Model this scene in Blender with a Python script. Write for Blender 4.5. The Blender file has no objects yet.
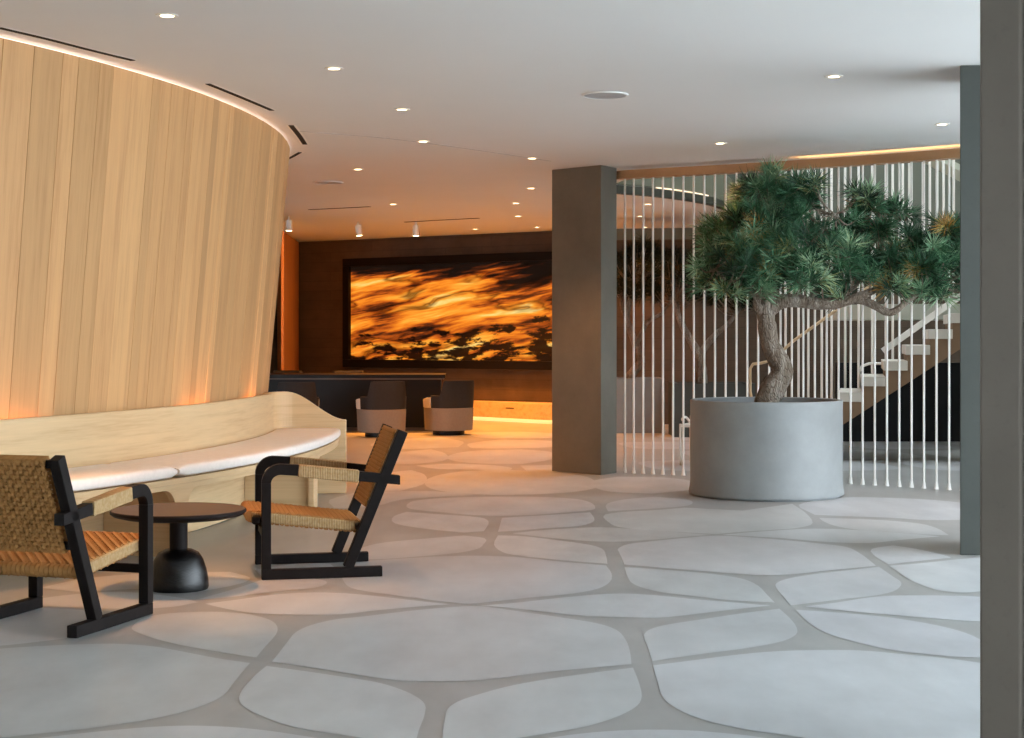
import bpy, bmesh, math, random
from mathutils import Vector, Matrix
SC = bpy.context.scene
COL = SC.collection
PI = math.pi
# ------------------------------------------------------------------ camera, sky, exposure
F, CX, HY, EYE, CEIL = 1600.0, 512.0, 337.0, 1.3, 2.92
cam_d = bpy.data.cameras.new('camera')
cam_d.sensor_fit = 'HORIZONTAL'; cam_d.sensor_width = 36.0
cam_d.lens = F / 1024.0 * 36.0
cam_d.shift_x = 0.0
cam_d.shift_y = -(369.0 - HY) / 1024.0
cam_d.clip_start = 0.05; cam_d.clip_end = 200
cam = bpy.data.objects.new('camera', cam_d)
cam.location = (0, 0, EYE); cam.rotation_euler = (PI / 2, 0, 0)
COL.objects.link(cam); SC.camera = cam
W = bpy.data.worlds.new('sky'); SC.world = W; W.use_nodes = True
W.node_tree.nodes['Background'].inputs[0].default_value = (0.81, 0.915, 1.0, 1)
W.node_tree.nodes['Background'].inputs[1].default_value = 5.2
SC.view_settings.view_transform = 'Standard'
SC.view_settings.look = 'None'
SC.view_settings.gamma = 1.0
SC.view_settings.use_curve_mapping = False
SC.view_settings.exposure = 1.0
SC.cycles.use_denoising = True
SC.cycles.max_bounces = 10
SC.cycles.diffuse_bounces = 6
SC.cycles.sample_clamp_indirect = 6.0
WARM = (1.0, 0.41, 0.11)
AMBER = (1.0, 0.34, 0.055)
DOWN_W = 75.0

# ------------------------------------------------------------------ helpers
def G(px, py):                       # a pixel on the floor
    D = F * EYE / (py - HY); return Vector(((px - CX) * D / F, D, 0))
def CE(px, py):                      # a pixel on the ceiling
    D = F * (CEIL - EYE) / (HY - py); return Vector(((px - CX) * D / F, D, CEIL))
def P(px, py, D):                    # a pixel at depth D
    return Vector(((px - CX) * D / F, D, EYE - (py - HY) * D / F))
def lin(h):
    h = h.lstrip('#'); o = []
    for i in (0, 2, 4):
        v = int(h[i:i + 2], 16) / 255
        o.append(v / 12.92 if v <= 0.04045 else ((v + 0.055) / 1.055) ** 2.4)
    return (*o, 1)

def link(o, parent=None):
    COL.objects.link(o)
    if parent is not None: o.parent = parent
    return o
def tag(o, label=None, cat=None, group=None, kind=None):
    if label: o['label'] = label
    if cat: o['category'] = cat
    if group: o['group'] = group
    if kind: o['kind'] = kind
    return o
def thing(name, label, cat, loc=(0, 0, 0), rotz=0, group=None):
    o = bpy.data.objects.new(name, None); o.location = loc; o.rotation_euler = (0, 0, rotz)
    o.empty_display_size = 0.1
    return tag(link(o), label, cat, group)
def struct(o): return tag(o, kind='structure')
def obj(name, bm, mats, parent=None, smooth=False, bevel=0, seg=2, auto=None):
    me = bpy.data.meshes.new(name)
    bmesh.ops.recalc_face_normals(bm, faces=bm.faces)
    bm.to_mesh(me); bm.free()
    if not isinstance(mats, (list, tuple)): mats = [mats]
    for m in mats: me.materials.append(m)
    if smooth:
        for p in me.polygons: p.use_smooth = True
    o = bpy.data.objects.new(name, me)
    if bevel:
        b = o.modifiers.new('edge', 'BEVEL'); b.width = bevel; b.segments = seg; b.limit_method = 'ANGLE'; b.angle_limit = 0.6
    if smooth and auto:
        me.set_sharp_from_angle(angle=auto)
    return link(o, parent)
def copy_tree(o, parent=None):
    c = o.copy(); COL.objects.link(c); c.parent = parent
    for ch in list(o.children): copy_tree(ch, c)
    return c
def B(): return bmesh.new()
def add_box(bm, c, s, M=None):
    x, y, z = s[0] / 2, s[1] / 2, s[2] / 2
    vs = []
    for p in ((-x, -y, -z), (x, -y, -z), (x, y, -z), (-x, y, -z), (-x, -y, z), (x, -y, z), (x, y, z), (-x, y, z)):
        v = Vector(p)
        if M: v = M @ v
        vs.append(bm.verts.new(v + Vector(c)))
    for f in ((3, 2, 1, 0), (4, 5, 6, 7), (0, 1, 5, 4), (1, 2, 6, 5), (2, 3, 7, 6), (3, 0, 4, 7)):
        bm.faces.new([vs[i] for i in f])
def add_bar(bm, a, b, w, d, up=(0, 0, 1)):
    a, b = Vector(a), Vector(b); t = (b - a).normalized(); u = Vector(up)
    s = t.cross(u).normalized(); u = s.cross(t).normalized()
    vs = []
    for p in (a, b):
        for i, j in ((-1, -1), (1, -1), (1, 1), (-1, 1)):
            vs.append(bm.verts.new(p + s * (i * w / 2) + u * (j * d / 2)))
    for f in ((3, 2, 1, 0), (4, 5, 6, 7), (0, 1, 5, 4), (1, 2, 6, 5), (2, 3, 7, 6), (3, 0, 4, 7)):
        bm.faces.new([vs[i] for i in f])
def add_tube(bm, pts, rad, n=10, cap=True):
    pts = [Vector(p) for p in pts]
    if not isinstance(rad, (list, tuple)): rad = [rad] * len(pts)
    rings = []; ref = None
    for i, p in enumerate(pts):
        t = (pts[min(i + 1, len(pts) - 1)] - pts[max(i - 1, 0)]).normalized()
        if ref is None:
            ref = Vector((1, 0, 0)) if abs(t.x) < 0.9 else Vector((0, 1, 0))
        s = (ref - t * ref.dot(t)).normalized(); ref = s
        u = t.cross(s)
        rings.append([bm.verts.new(p + (s * math.cos(2 * PI * k / n) + u * math.sin(2 * PI * k / n)) * rad[i]) for k in range(n)])
    for a, b in zip(rings, rings[1:]):
        for k in range(n): bm.faces.new((a[k], a[(k + 1) % n], b[(k + 1) % n], b[k]))
    if cap:
        bm.faces.new(rings[0][::-1]); bm.faces.new(rings[-1])
def add_lathe(bm, prof, n=48, c=(0, 0, 0), closed=False):
    rings = []
    for r, z in prof:
        if r < 1e-6: rings.append([bm.verts.new(Vector(c) + Vector((0, 0, z)))])
        else: rings.append([bm.verts.new(Vector(c) + Vector((r * math.cos(2 * PI * k / n), r * math.sin(2 * PI * k / n), z))) for k in range(n)])
    pairs = list(zip(rings, rings[1:]))
    if closed: pairs.append((rings[-1], rings[0]))
    for a, b in pairs:
        for k in range(n):
            k2 = (k + 1) % n
            if len(a) == 1 and len(b) == 1: continue
            if len(a) == 1: bm.faces.new((a[0], b[k], b[k2]))
            elif len(b) == 1: bm.faces.new((a[k], a[k2], b[0]))
            else: bm.faces.new((a[k], a[k2], b[k2], b[k]))
def add_prism(bm, poly, z0, z1):
    lo = [bm.verts.new((p[0], p[1], z0)) for p in poly]; hi = [bm.verts.new((p[0], p[1], z1)) for p in poly]
    bm.faces.new(lo[::-1]); bm.faces.new(hi); n = len(poly)
    for i in range(n): bm.faces.new((lo[i], lo[(i + 1) % n], hi[(i + 1) % n], hi[i]))
def spline(pts, k=4, closed=False, corner=None):
    n = len(pts); out = []
    def is_corner(i):
        if corner is None: return False
        a, b, c = pts[(i - 1) % n], pts[i], pts[(i + 1) % n]
        u, v = (b - a), (c - b)
        if u.length < 1e-6 or v.length < 1e-6: return False
        return u.angle(v) > corner
    rng = range(n) if closed else range(n - 1)
    for i in rng:
        p1, p2 = pts[i], pts[(i + 1) % n]
        p0 = pts[(i - 1) % n] if closed or i > 0 else p1 * 2 - p2
        p3 = pts[(i + 2) % n] if closed or i + 2 < n else p2 * 2 - p1
        if is_corner(i): p0 = p1 * 2 - p2
        if is_corner((i + 1) % n): p3 = p2 * 2 - p1
        def T(a, b): return max(1e-4, (b - a).length ** 0.5)
        t01, t12, t23 = T(p0, p1), T(p1, p2), T(p2, p3)
        m1 = (p2 - p1 + ((p1 - p0) / t01 - (p2 - p0) / (t01 + t12)) * t12)
        m2 = (p2 - p1 + ((p3 - p2) / t23 - (p3 - p1) / (t12 + t23)) * t12)
        for j in range(k):
            t = j / k
            out.append(p1 * (2 * t ** 3 - 3 * t * t + 1) + m1 * (t ** 3 - 2 * t * t + t) + p2 * (-2 * t ** 3 + 3 * t * t) + m2 * (t ** 3 - t * t))
    if not closed: out.append(pts[-1])
    return out

# ------------------------------------------------------------------ materials
class NT:
    def __init__(s, name):
        s.m = bpy.data.materials.new(name); s.m.use_nodes = True
        s.t = s.m.node_tree; s.b = s.t.nodes['Principled BSDF']; s.out = s.t.nodes['Material Output']
    def n(s, typ, **kw):
        nd = s.t.nodes.new(typ)
        for k, v in kw.items():
            if k.startswith('i_'):
                key = k[2:]
                nd.inputs[int(key) if key.isdigit() else key].default_value = v
            else: setattr(nd, k, v)
        return nd
    def l(s, a, b): s.t.links.new(a, b)
    def coord(s, kind='Object', scale=(1, 1, 1), rot=(0, 0, 0)):
        c = s.n('ShaderNodeTexCoord'); mp = s.n('ShaderNodeMapping')
        mp.inputs['Scale'].default_value = scale; mp.inputs['Rotation'].default_value = rot
        s.l(c.outputs[kind], mp.inputs[0]); return mp.outputs[0]
    def noise(s, vec, scale, detail=4, rough=0.55):
        nd = s.n('ShaderNodeTexNoise'); nd.inputs['Scale'].default_value = scale
        nd.inputs['Detail'].default_value = detail; nd.inputs['Roughness'].default_value = rough
        if vec is not None: s.l(vec, nd.inputs['Vector'])
        return nd.outputs['Fac']
    def ramp(s, fac, stops):
        r = s.n('ShaderNodeValToRGB'); e = r.color_ramp.elements
        while len(e) < len(stops): e.new(0.5)
        for q, (p, c) in zip(e, stops): q.position = p; q.color = c
        s.l(fac, r.inputs[0]); return r.outputs[0]
    def mix(s, a, b, fac, mode='MIX'):
        m = s.n('ShaderNodeMix', data_type='RGBA', blend_type=mode)
        for v, i in ((fac, 0), (a, 6), (b, 7)):
            if hasattr(v, 'is_linked') or isinstance(v, bpy.types.NodeSocket): s.l(v, m.inputs[i])
            else: m.inputs[i].default_value = v
        return m.outputs[2]
    def math(s, op, a, b=0.0):
        m = s.n('ShaderNodeMath', operation=op)
        for v, i in ((a, 0), (b, 1)):
            if isinstance(v, bpy.types.NodeSocket): s.l(v, m.inputs[i])
            else: m.inputs[i].default_value = v
        return m.outputs[0]
    def bump(s, h, strength=0.3, dist=0.01):
        b = s.n('ShaderNodeBump'); b.inputs['Strength'].default_value = strength; b.inputs['Distance'].default_value = dist
        s.l(h, b.inputs['Height']); s.l(b.outputs[0], s.b.inputs['Normal'])
    def base(s, c):
        if isinstance(c, bpy.types.NodeSocket): s.l(c, s.b.inputs['Base Color'])
        else: s.b.inputs['Base Color'].default_value = c
    def set(s, rough=0.5, spec=0.5, metal=0.0):
        s.b.inputs['Roughness'].default_value = rough; s.b.inputs['Specular IOR Level'].default_value = spec
        s.b.inputs['Metallic'].default_value = metal
def plain(name, col, rough=0.5, spec=0.4, metal=0.0, vary=0.08, scale=6.0, bump=0.0):
    t = NT(name); c = lin(col) if isinstance(col, str) else col
    v = t.coord('Object'); f = t.noise(v, scale, 5)
    d = tuple(x * (1 - vary) for x in c[:3]) + (1,); u = tuple(min(1, x * (1 + vary)) for x in c[:3]) + (1,)
    t.base(t.ramp(f, [(0.3, d), (0.7, u)])); t.set(rough, spec, metal)
    if bump: t.bump(t.noise(v, scale * 8, 4), bump, 0.004)
    return t.m
def concrete(name, col, dark=0.8, boards=0, rough=0.75, spec=0.25, board_h=0.15, speck=0.22):
    t = NT(name); c = lin(col); v = t.coord('Object')
    f = t.noise(v, 2.2, 8, 0.62)
    d = tuple(x * dark for x in c[:3]) + (1,); u = tuple(min(1, x * (2 - dark)) for x in c[:3]) + (1,)
    colr = t.ramp(f, [(0.3, d), (0.72, u)])
    sp = t.ramp(t.noise(v, 45, 3), [(0.28, (0.72, 0.72, 0.72, 1)), (0.42, (1, 1, 1, 1))])
    colr = t.mix(colr, sp, speck, 'MULTIPLY')
    if boards:
        uv = t.n('ShaderNodeTexCoord').outputs['UV']
        br = t.n('ShaderNodeTexBrick'); br.offset = 0.37; br.inputs['Scale'].default_value = 1.0
        br.inputs['Brick Width'].default_value = 2.4; br.inputs['Row Height'].default_value = board_h
        br.inputs['Mortar Size'].default_value = 0.004; br.inputs['Mortar Smooth'].default_value = 0.3
        br.inputs['Color1'].default_value = (0.86, 0.86, 0.86, 1); br.inputs['Color2'].default_value = (1.1, 1.08, 1.05, 1)
        br.inputs['Mortar'].default_value = (0.62, 0.62, 0.62, 1)
        t.l(uv, br.inputs['Vector'])
        colr = t.mix(colr, br.outputs['Color'], 0.8, 'MULTIPLY')
        gr = t.n('ShaderNodeMapping'); gr.inputs['Scale'].default_value = (2, 60, 1); t.l(uv, gr.inputs[0])
        g = t.noise(gr.outputs[0], 1.5, 5)
        colr = t.mix(colr, t.ramp(g, [(0.3, (0.85, 0.85, 0.85, 1)), (0.7, (1.1, 1.1, 1.1, 1))]), 0.7, 'MULTIPLY')
        t.bump(t.math('ADD', g, br.outputs['Fac']), 0.25, 0.006)
    else: t.bump(f, 0.15, 0.01)
    t.base(colr); t.set(rough, spec); return t.m
def wood(name, c1, c2, uvgrain=True, along='V', rough=0.5, spec=0.35, attr=None, scale=1.0, fine=1.0):
    t = NT(name)
    if uvgrain: src = t.n('ShaderNodeTexCoord').outputs['UV']
    else: src = t.n('ShaderNodeTexCoord').outputs['Object']
    mp = t.n('ShaderNodeMapping')
    mp.inputs['Scale'].default_value = {'V': (14 * scale, 0.7 * scale, 1), 'U': (0.7 * scale, 14 * scale, 1), 'X': (1 * scale, 14 * scale, 14 * scale), 'Y': (14 * scale, 1 * scale, 14 * scale), 'Z': (14 * scale, 14 * scale, 1 * scale)}[along]
    t.l(src, mp.inputs[0]); vec = mp.outputs[0]
    if attr:
        a = t.n('ShaderNodeAttribute', attribute_name=attr)
        off = t.n('ShaderNodeVectorMath', operation='MULTIPLY_ADD'); off.inputs[1].default_value = (37, 91, 13)
        t.l(a.outputs['Color'], off.inputs[0]); t.l(vec, off.inputs[2]); vec = off.outputs[0]
    f = t.noise(vec, 1.2, 8, 0.62); f2 = t.noise(vec, 6.0, 3)
    ff = t.math('ADD', t.math('MULTIPLY', f, 0.72), t.math('MULTIPLY', f2, 0.28))
    col = t.ramp(ff, [(0.3, lin(c2)), (0.5, lin(c1)), (0.72, tuple(min(1, x * 1.12) for x in lin(c1)[:3]) + (1,))])
    if attr:
        a2 = t.n('ShaderNodeAttribute', attribute_name=attr)
        sep = t.n('ShaderNodeSeparateColor'); t.l(a2.outputs['Color'], sep.inputs[0])
        tint = t.ramp(sep.outputs[0], [(0.0, (0.72, 0.68, 0.62, 1)), (0.35, (0.92, 0.9, 0.85, 1)), (0.7, (1.04, 1.0, 0.95, 1)), (1.0, (1.15, 1.14, 1.1, 1))])
        col = t.mix(col, tint, 1.0, 'MULTIPLY')
    t.base(col); t.set(rough, spec); t.bump(f, 0.08 * fine, 0.004)
    return t.m
def emit(name, col, strength):
    t = NT(name); t.b.inputs['Base Color'].default_value = (0.9, 0.9, 0.9, 1)
    t.b.inputs['Emission Color'].default_value = (*col[:3], 1); t.b.inputs['Emission Strength'].default_value = strength
    return t.m

def floor_mat(name, c, var=0.1, rough=0.30):
    t = NT(name); cc = lin(c); v = t.coord('Object')
    f = t.noise(v, 0.9, 5, 0.6); f2 = t.noise(t.coord('Object', (1, 0.4, 1)), 4.0, 4, 0.6)
    d = tuple(x * (1 - var) for x in cc[:3]) + (1,); u = tuple(min(1, x * (1 + var)) for x in cc[:3]) + (1,)
    col = t.ramp(t.math('ADD', t.math('MULTIPLY', f, 0.5), t.math('MULTIPLY', f2, 0.5)), [(0.36, d), (0.64, u)])
    a = t.n('ShaderNodeAttribute', attribute_name='tint')
    col = t.mix(col, a.outputs['Color'], 1.0, 'MULTIPLY')
    t.base(col); t.set(rough, 0.42)
    t.l(t.math('ADD', t.math('MULTIPLY', f, 0.1), rough), t.b.inputs['Roughness'])
    return t.m
M = {}
M['cell'] = floor_mat('pale_concrete', '#bcbfc1', 0.13)
M['joint'] = floor_mat('grey_concrete', '#9fa09f', 0.13)
M['ceiling'] = plain('ceiling_plaster', '#e0e0de', 0.9, 0.15, vary=0.015, scale=0.8)
M['plank'] = wood('oak_plank', '#c99e6f', '#b78b5e', True, 'V', 0.55, 0.3, attr='tint')
M['oak'] = wood('oak_veneer', '#d8bb91', '#c4a175', True, 'U', 0.45, 0.35)
M['oak_orange'] = wood('cedar_panel', '#c98748', '#a8652e', True, 'V', 0.5, 0.3)
M['black'] = plain('black_stained_wood', '#1a1514', 0.55, 0.12, vary=0.2, scale=25)
M['char'] = plain('charred_black_wood', '#0d0c0e', 0.27, 0.5, vary=0.25, scale=14, bump=0.6)
M['walnut'] = wood('dark_walnut', '#4a362d', '#30221d', False, 'X', 0.42, 0.3)
M['cushion'] = plain('cream_upholstery', '#ece7e1', 0.8, 0.2, vary=0.04, scale=30, bump=0.1)
M['column'] = concrete('column_concrete', '#77746b', 0.86)
M['column_dark'] = concrete('column_dark_concrete', '#4a4d49', 0.92)
M['column_brown'] = concrete('column_brown_concrete', '#6d645c', 0.9)
M['board'] = concrete('board_formed_concrete', '#54463b', 0.78, boards=1, board_h=0.16)
M['board_stair'] = concrete('stair_hall_concrete', '#5c4e41', 0.8, boards=1, board_h=0.16)
M['planter'] = concrete('planter_concrete', '#8e9293', 0.86, rough=0.5, speck=0.06)
M['bark'] = None
M['bronze'] = plain('bronze_sheet', '#b98f68', 0.4, 0.5, 0.25, vary=0.1, scale=3)
M['white'] = plain('white_paint', '#e8e6e0', 0.4, 0.4, vary=0.02)
M['steel'] = plain('white_steel_rod', '#efece6', 0.35, 0.5, vary=0.02)
M['slot'] = plain('dark_slot', '#2a2420', 0.8, 0.2)
M['vent'] = plain('grey_speaker_mesh', '#b0b0b1', 0.7, 0.2)
M['lens'] = emit('lamp_glow', (1.0, 0.74, 0.42), 6.0)
M['led'] = emit('led_strip', (1.0, 0.55, 0.2), 3.0)
M['led_soft'] = emit('soft_led_strip', (1.0, 0.58, 0.2), 0.6)
M['desk'] = plain('black_lacquer', '#110e0f', 0.45, 0.25, vary=0.2, scale=3)
M['desk_edge'] = plain('taupe_edge', '#5d4f48', 0.4, 0.4)
M['slate'] = plain('slate_leather', '#2b2a2c', 0.6, 0.2, vary=0.08, scale=40)
M['taupe'] = plain('taupe_fabric', '#80776f', 0.85, 0.2, vary=0.06, scale=40)
M['cream'] = plain('cream_leather', '#d8cfc2', 0.6, 0.3, vary=0.04, scale=40)
M['chrome'] = plain('brushed_metal', '#b8b8ba', 0.3, 0.5, 0.9)
M['stone'] = wood('travertine', '#c6b08a', '#a89068', False, 'X', 0.5, 0.35)
M['frame'] = plain('black_metal_frame', '#161211', 0.5, 0.15, vary=0.1)
M['tread'] = plain('pale_stone_tread', '#cfc8bd', 0.5, 0.35, vary=0.05)
M['stairside'] = plain('warm_lit_stair_plaster', '#8a7058', 0.8, 0.2, vary=0.06)  # orange glow on the stair side is put into this brown
M['stair_shade'] = plain('under_stair_shade', '#1e2022', 0.7, 0.25, vary=0.1)  # near-black that stands for the unlit space under the stair
M['pale'] = plain('pale_plaster', '#b9bcae', 0.85, 0.2, vary=0.03, scale=1)
M['olive'] = plain('grey_green_plaster', '#73766a', 0.85, 0.2, vary=0.05, scale=1)
M['olive_deep'] = plain('deep_olive_plaster', '#6d6c5c', 0.85, 0.2, vary=0.05, scale=1)
M['frame_olive'] = plain('dark_olive_metal', '#39382e', 0.5, 0.3, vary=0.05, scale=1)
M['soil'] = plain('dark_soil', '#2c251f', 0.95, 0.1, vary=0.3, scale=40, bump=0.8)
M['rail'] = plain('oak_handrail', '#cdb08a', 0.45, 0.4, vary=0.05)
def cord_mat(name, c1, c2, stripes, axis):
    t = NT(name); v = t.n('ShaderNodeTexCoord').outputs['Object']
    sx = t.n('ShaderNodeSeparateXYZ'); t.l(v, sx.inputs[0])
    s = t.math('SINE', t.math('MULTIPLY', sx.outputs[axis], stripes * 2 * PI))
    s01 = t.math('MULTIPLY_ADD', s, 0.5); t.t.nodes[-1].inputs[2].default_value = 0.5
    n = t.noise(v, 60, 4)
    base = t.ramp(n, [(0.3, lin(c2)), (0.7, lin(c1))])
    base = t.mix(base, t.ramp(s01, [(0.0, (0.55, 0.5, 0.45, 1)), (0.5, (1, 1, 1, 1))]), 1.0, 'MULTIPLY')
    t.base(base); t.set(0.7, 0.25); t.bump(s01, 0.6, 0.003); return t.m
M['cord'] = plain('woven_paper_cord', '#a67743', 0.6, 0.25, vary=0.1, scale=14)
M['wrap'] = cord_mat('wrapped_paper_cord', '#c2a67c', '#a98758', 110, 1)
def bark():
    t = NT('pine_bark'); v = t.coord('Object', (1, 1, 0.3))
    vo = t.n('ShaderNodeTexVoronoi'); vo.feature = 'DISTANCE_TO_EDGE'; vo.inputs['Scale'].default_value = 55
    t.l(v, vo.inputs['Vector']); n = t.noise(v, 14, 6)
    c = t.ramp(n, [(0.3, lin('#6d5c4e')), (0.55, lin('#978a7c')), (0.75, lin('#b8afa4'))])
    c = t.mix(c, t.ramp(vo.outputs['Distance'], [(0.0, (0.5, 0.45, 0.42, 1)), (0.1, (1, 1, 1, 1))]), 0.7, 'MULTIPLY')
    t.base(c); t.set(0.9, 0.15); t.bump(t.math('MINIMUM', vo.outputs['Distance'], 0.2), 0.9, 0.06); return t.m
M['bark'] = bark()
def needle():
    t = NT('pine_needles'); a = t.n('ShaderNodeAttribute', attribute_name='tint')
    sep = t.n('ShaderNodeSeparateColor'); t.l(a.outputs['Color'], sep.inputs[0])
    c = t.ramp(sep.outputs[0], [(0.0, lin('#15281c')), (0.35, lin('#2a5236')), (0.55, lin('#52855f')), (0.75, lin('#98b792')), (0.92, lin('#a3a15e')), (1.0, lin('#b98a45'))])
    t.base(c); t.set(0.5, 0.4); return t.m
M['needle'] = needle()
def needle2():
    t = NT('pine_needles_deep'); a = t.n('ShaderNodeAttribute', attribute_name='tint')
    sep = t.n('ShaderNodeSeparateColor'); t.l(a.outputs['Color'], sep.inputs[0])
    c = t.ramp(sep.outputs[0], [(0.0, lin('#10150f')), (0.8, lin('#232f20')), (0.95, lin('#5a431f')), (1.0, lin('#8a5a24'))])
    t.base(c); t.set(0.6, 0.3); return t.m
M['needle2'] = needle2()
def lava():
    t = NT('backlit_landscape_print'); uv = t.n('ShaderNodeTexCoord').outputs['UV']
    sx = t.n('ShaderNodeSeparateXYZ'); t.l(uv, sx.inputs[0]); U, V = sx.outputs[0], sx.outputs[1]
    def mapped(scale, rot):
        q = t.n('ShaderNodeMapping'); q.inputs['Rotation'].default_value = (0, 0, rot)
        pre = t.n('ShaderNodeMapping'); pre.inputs['Scale'].default_value = (2.0, 1.0, 1); t.l(uv, pre.inputs[0])
        t.l(pre.outputs[0], q.inputs[0]); z = t.n('ShaderNodeMapping'); z.inputs['Scale'].default_value = scale; t.l(q.outputs[0], z.inputs[0]); return z.outputs[0]
    warp = t.n('ShaderNodeTexNoise'); warp.inputs['Scale'].default_value = 2.4; warp.inputs['Detail'].default_value = 3; t.l(uv, warp.inputs['Vector'])
    def warped(vec, amt):
        wv = t.n('ShaderNodeVectorMath', operation='MULTIPLY_ADD'); wv.inputs[1].default_value = amt
        t.l(warp.outputs['Color'], wv.inputs[0]); t.l(vec, wv.inputs[2]); return wv.outputs[0]
    big = t.noise(warped(mapped((0.9, 4.8, 1), -0.24), (0.35, 0.8, 0)), 1.4, 3, 0.5)
    fine = t.noise(warped(mapped((2.0, 15, 1), -0.21), (0.4, 1.6, 0)), 1.6, 8, 0.66)
    f = t.math('ADD', t.math('MULTIPLY', big, 0.68), t.math('MULTIPLY', fine, 0.32))
    ridge = t.math('ABSOLUTE', t.math('SUBTRACT', t.noise(warped(mapped((0.8, 3.2, 1), -0.28), (0.7, 1.3, 0)), 1.1, 4, 0.5), 0.5))
    top = t.ramp(V, [(0.80, (0, 0, 0, 1)), (0.93, (0.1, 0.1, 0.1, 1)), (1.0, (0.2, 0.2, 0.2, 1))])
    f = t.math('SUBTRACT', f, top)
    b = t.noise(warped(mapped((1.5, 3.2, 1), -0.1), (0.5, 0.5, 0)), 3.0, 7, 0.62)
    low = t.ramp(t.math('SUBTRACT', V, t.math('MULTIPLY', U, 0.22)), [(0.0, (0.54, 0.54, 0.54, 1)), (0.2, (0.46, 0.46, 0.46, 1)), (0.42, (0.26, 0.26, 0.26, 1))])
    blob = t.ramp(t.math('SUBTRACT', t.math('ADD', b, low), 0.5), [(0.485, (1, 1, 1, 1)), (0.54, (0.02, 0.012, 0.008, 1))])
    col = t.ramp(f, [(0.38, (0.006, 0.003, 0.002, 1)), (0.425, (0.12, 0.022, 0.004, 1)), (0.46, (0.5, 0.09, 0.008, 1)), (0.51, (0.9, 0.24, 0.015, 1)), (0.575, (1.0, 0.42, 0.045, 1)), (0.66, (1, 0.8, 0.28, 1))])
    col = t.mix(col, blob, 1.0, 'MULTIPLY')
    col = t.mix(col, t.ramp(ridge, [(0.0, (0.06, 0.03, 0.02, 1)), (0.018, (0.5, 0.4, 0.35, 1)), (0.05, (1, 1, 1, 1))]), 0.8, 'MULTIPLY')
    t.b.inputs['Base Color'].default_value = (0.01, 0.01, 0.01, 1); t.set(0.6, 0.05)
    t.l(col, t.b.inputs['Emission Color']); t.b.inputs['Emission Strength'].default_value = 0.55
    return t.m
M['lava'] = lava()

def set_uv(o, fn):
    me = o.data; uv = me.uv_layers.new(name='UVMap')
    for lp in me.loops: uv.data[lp.index].uv = fn(me.vertices[lp.vertex_index].co, lp)
def set_tint(o, colors):             # one colour per face
    me = o.data; at = me.color_attributes.new('tint', 'FLOAT_COLOR', 'CORNER')
    for p in me.polygons:
        c = colors[p.index]
        for li in p.loop_indices: at.data[li].color = c

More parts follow.
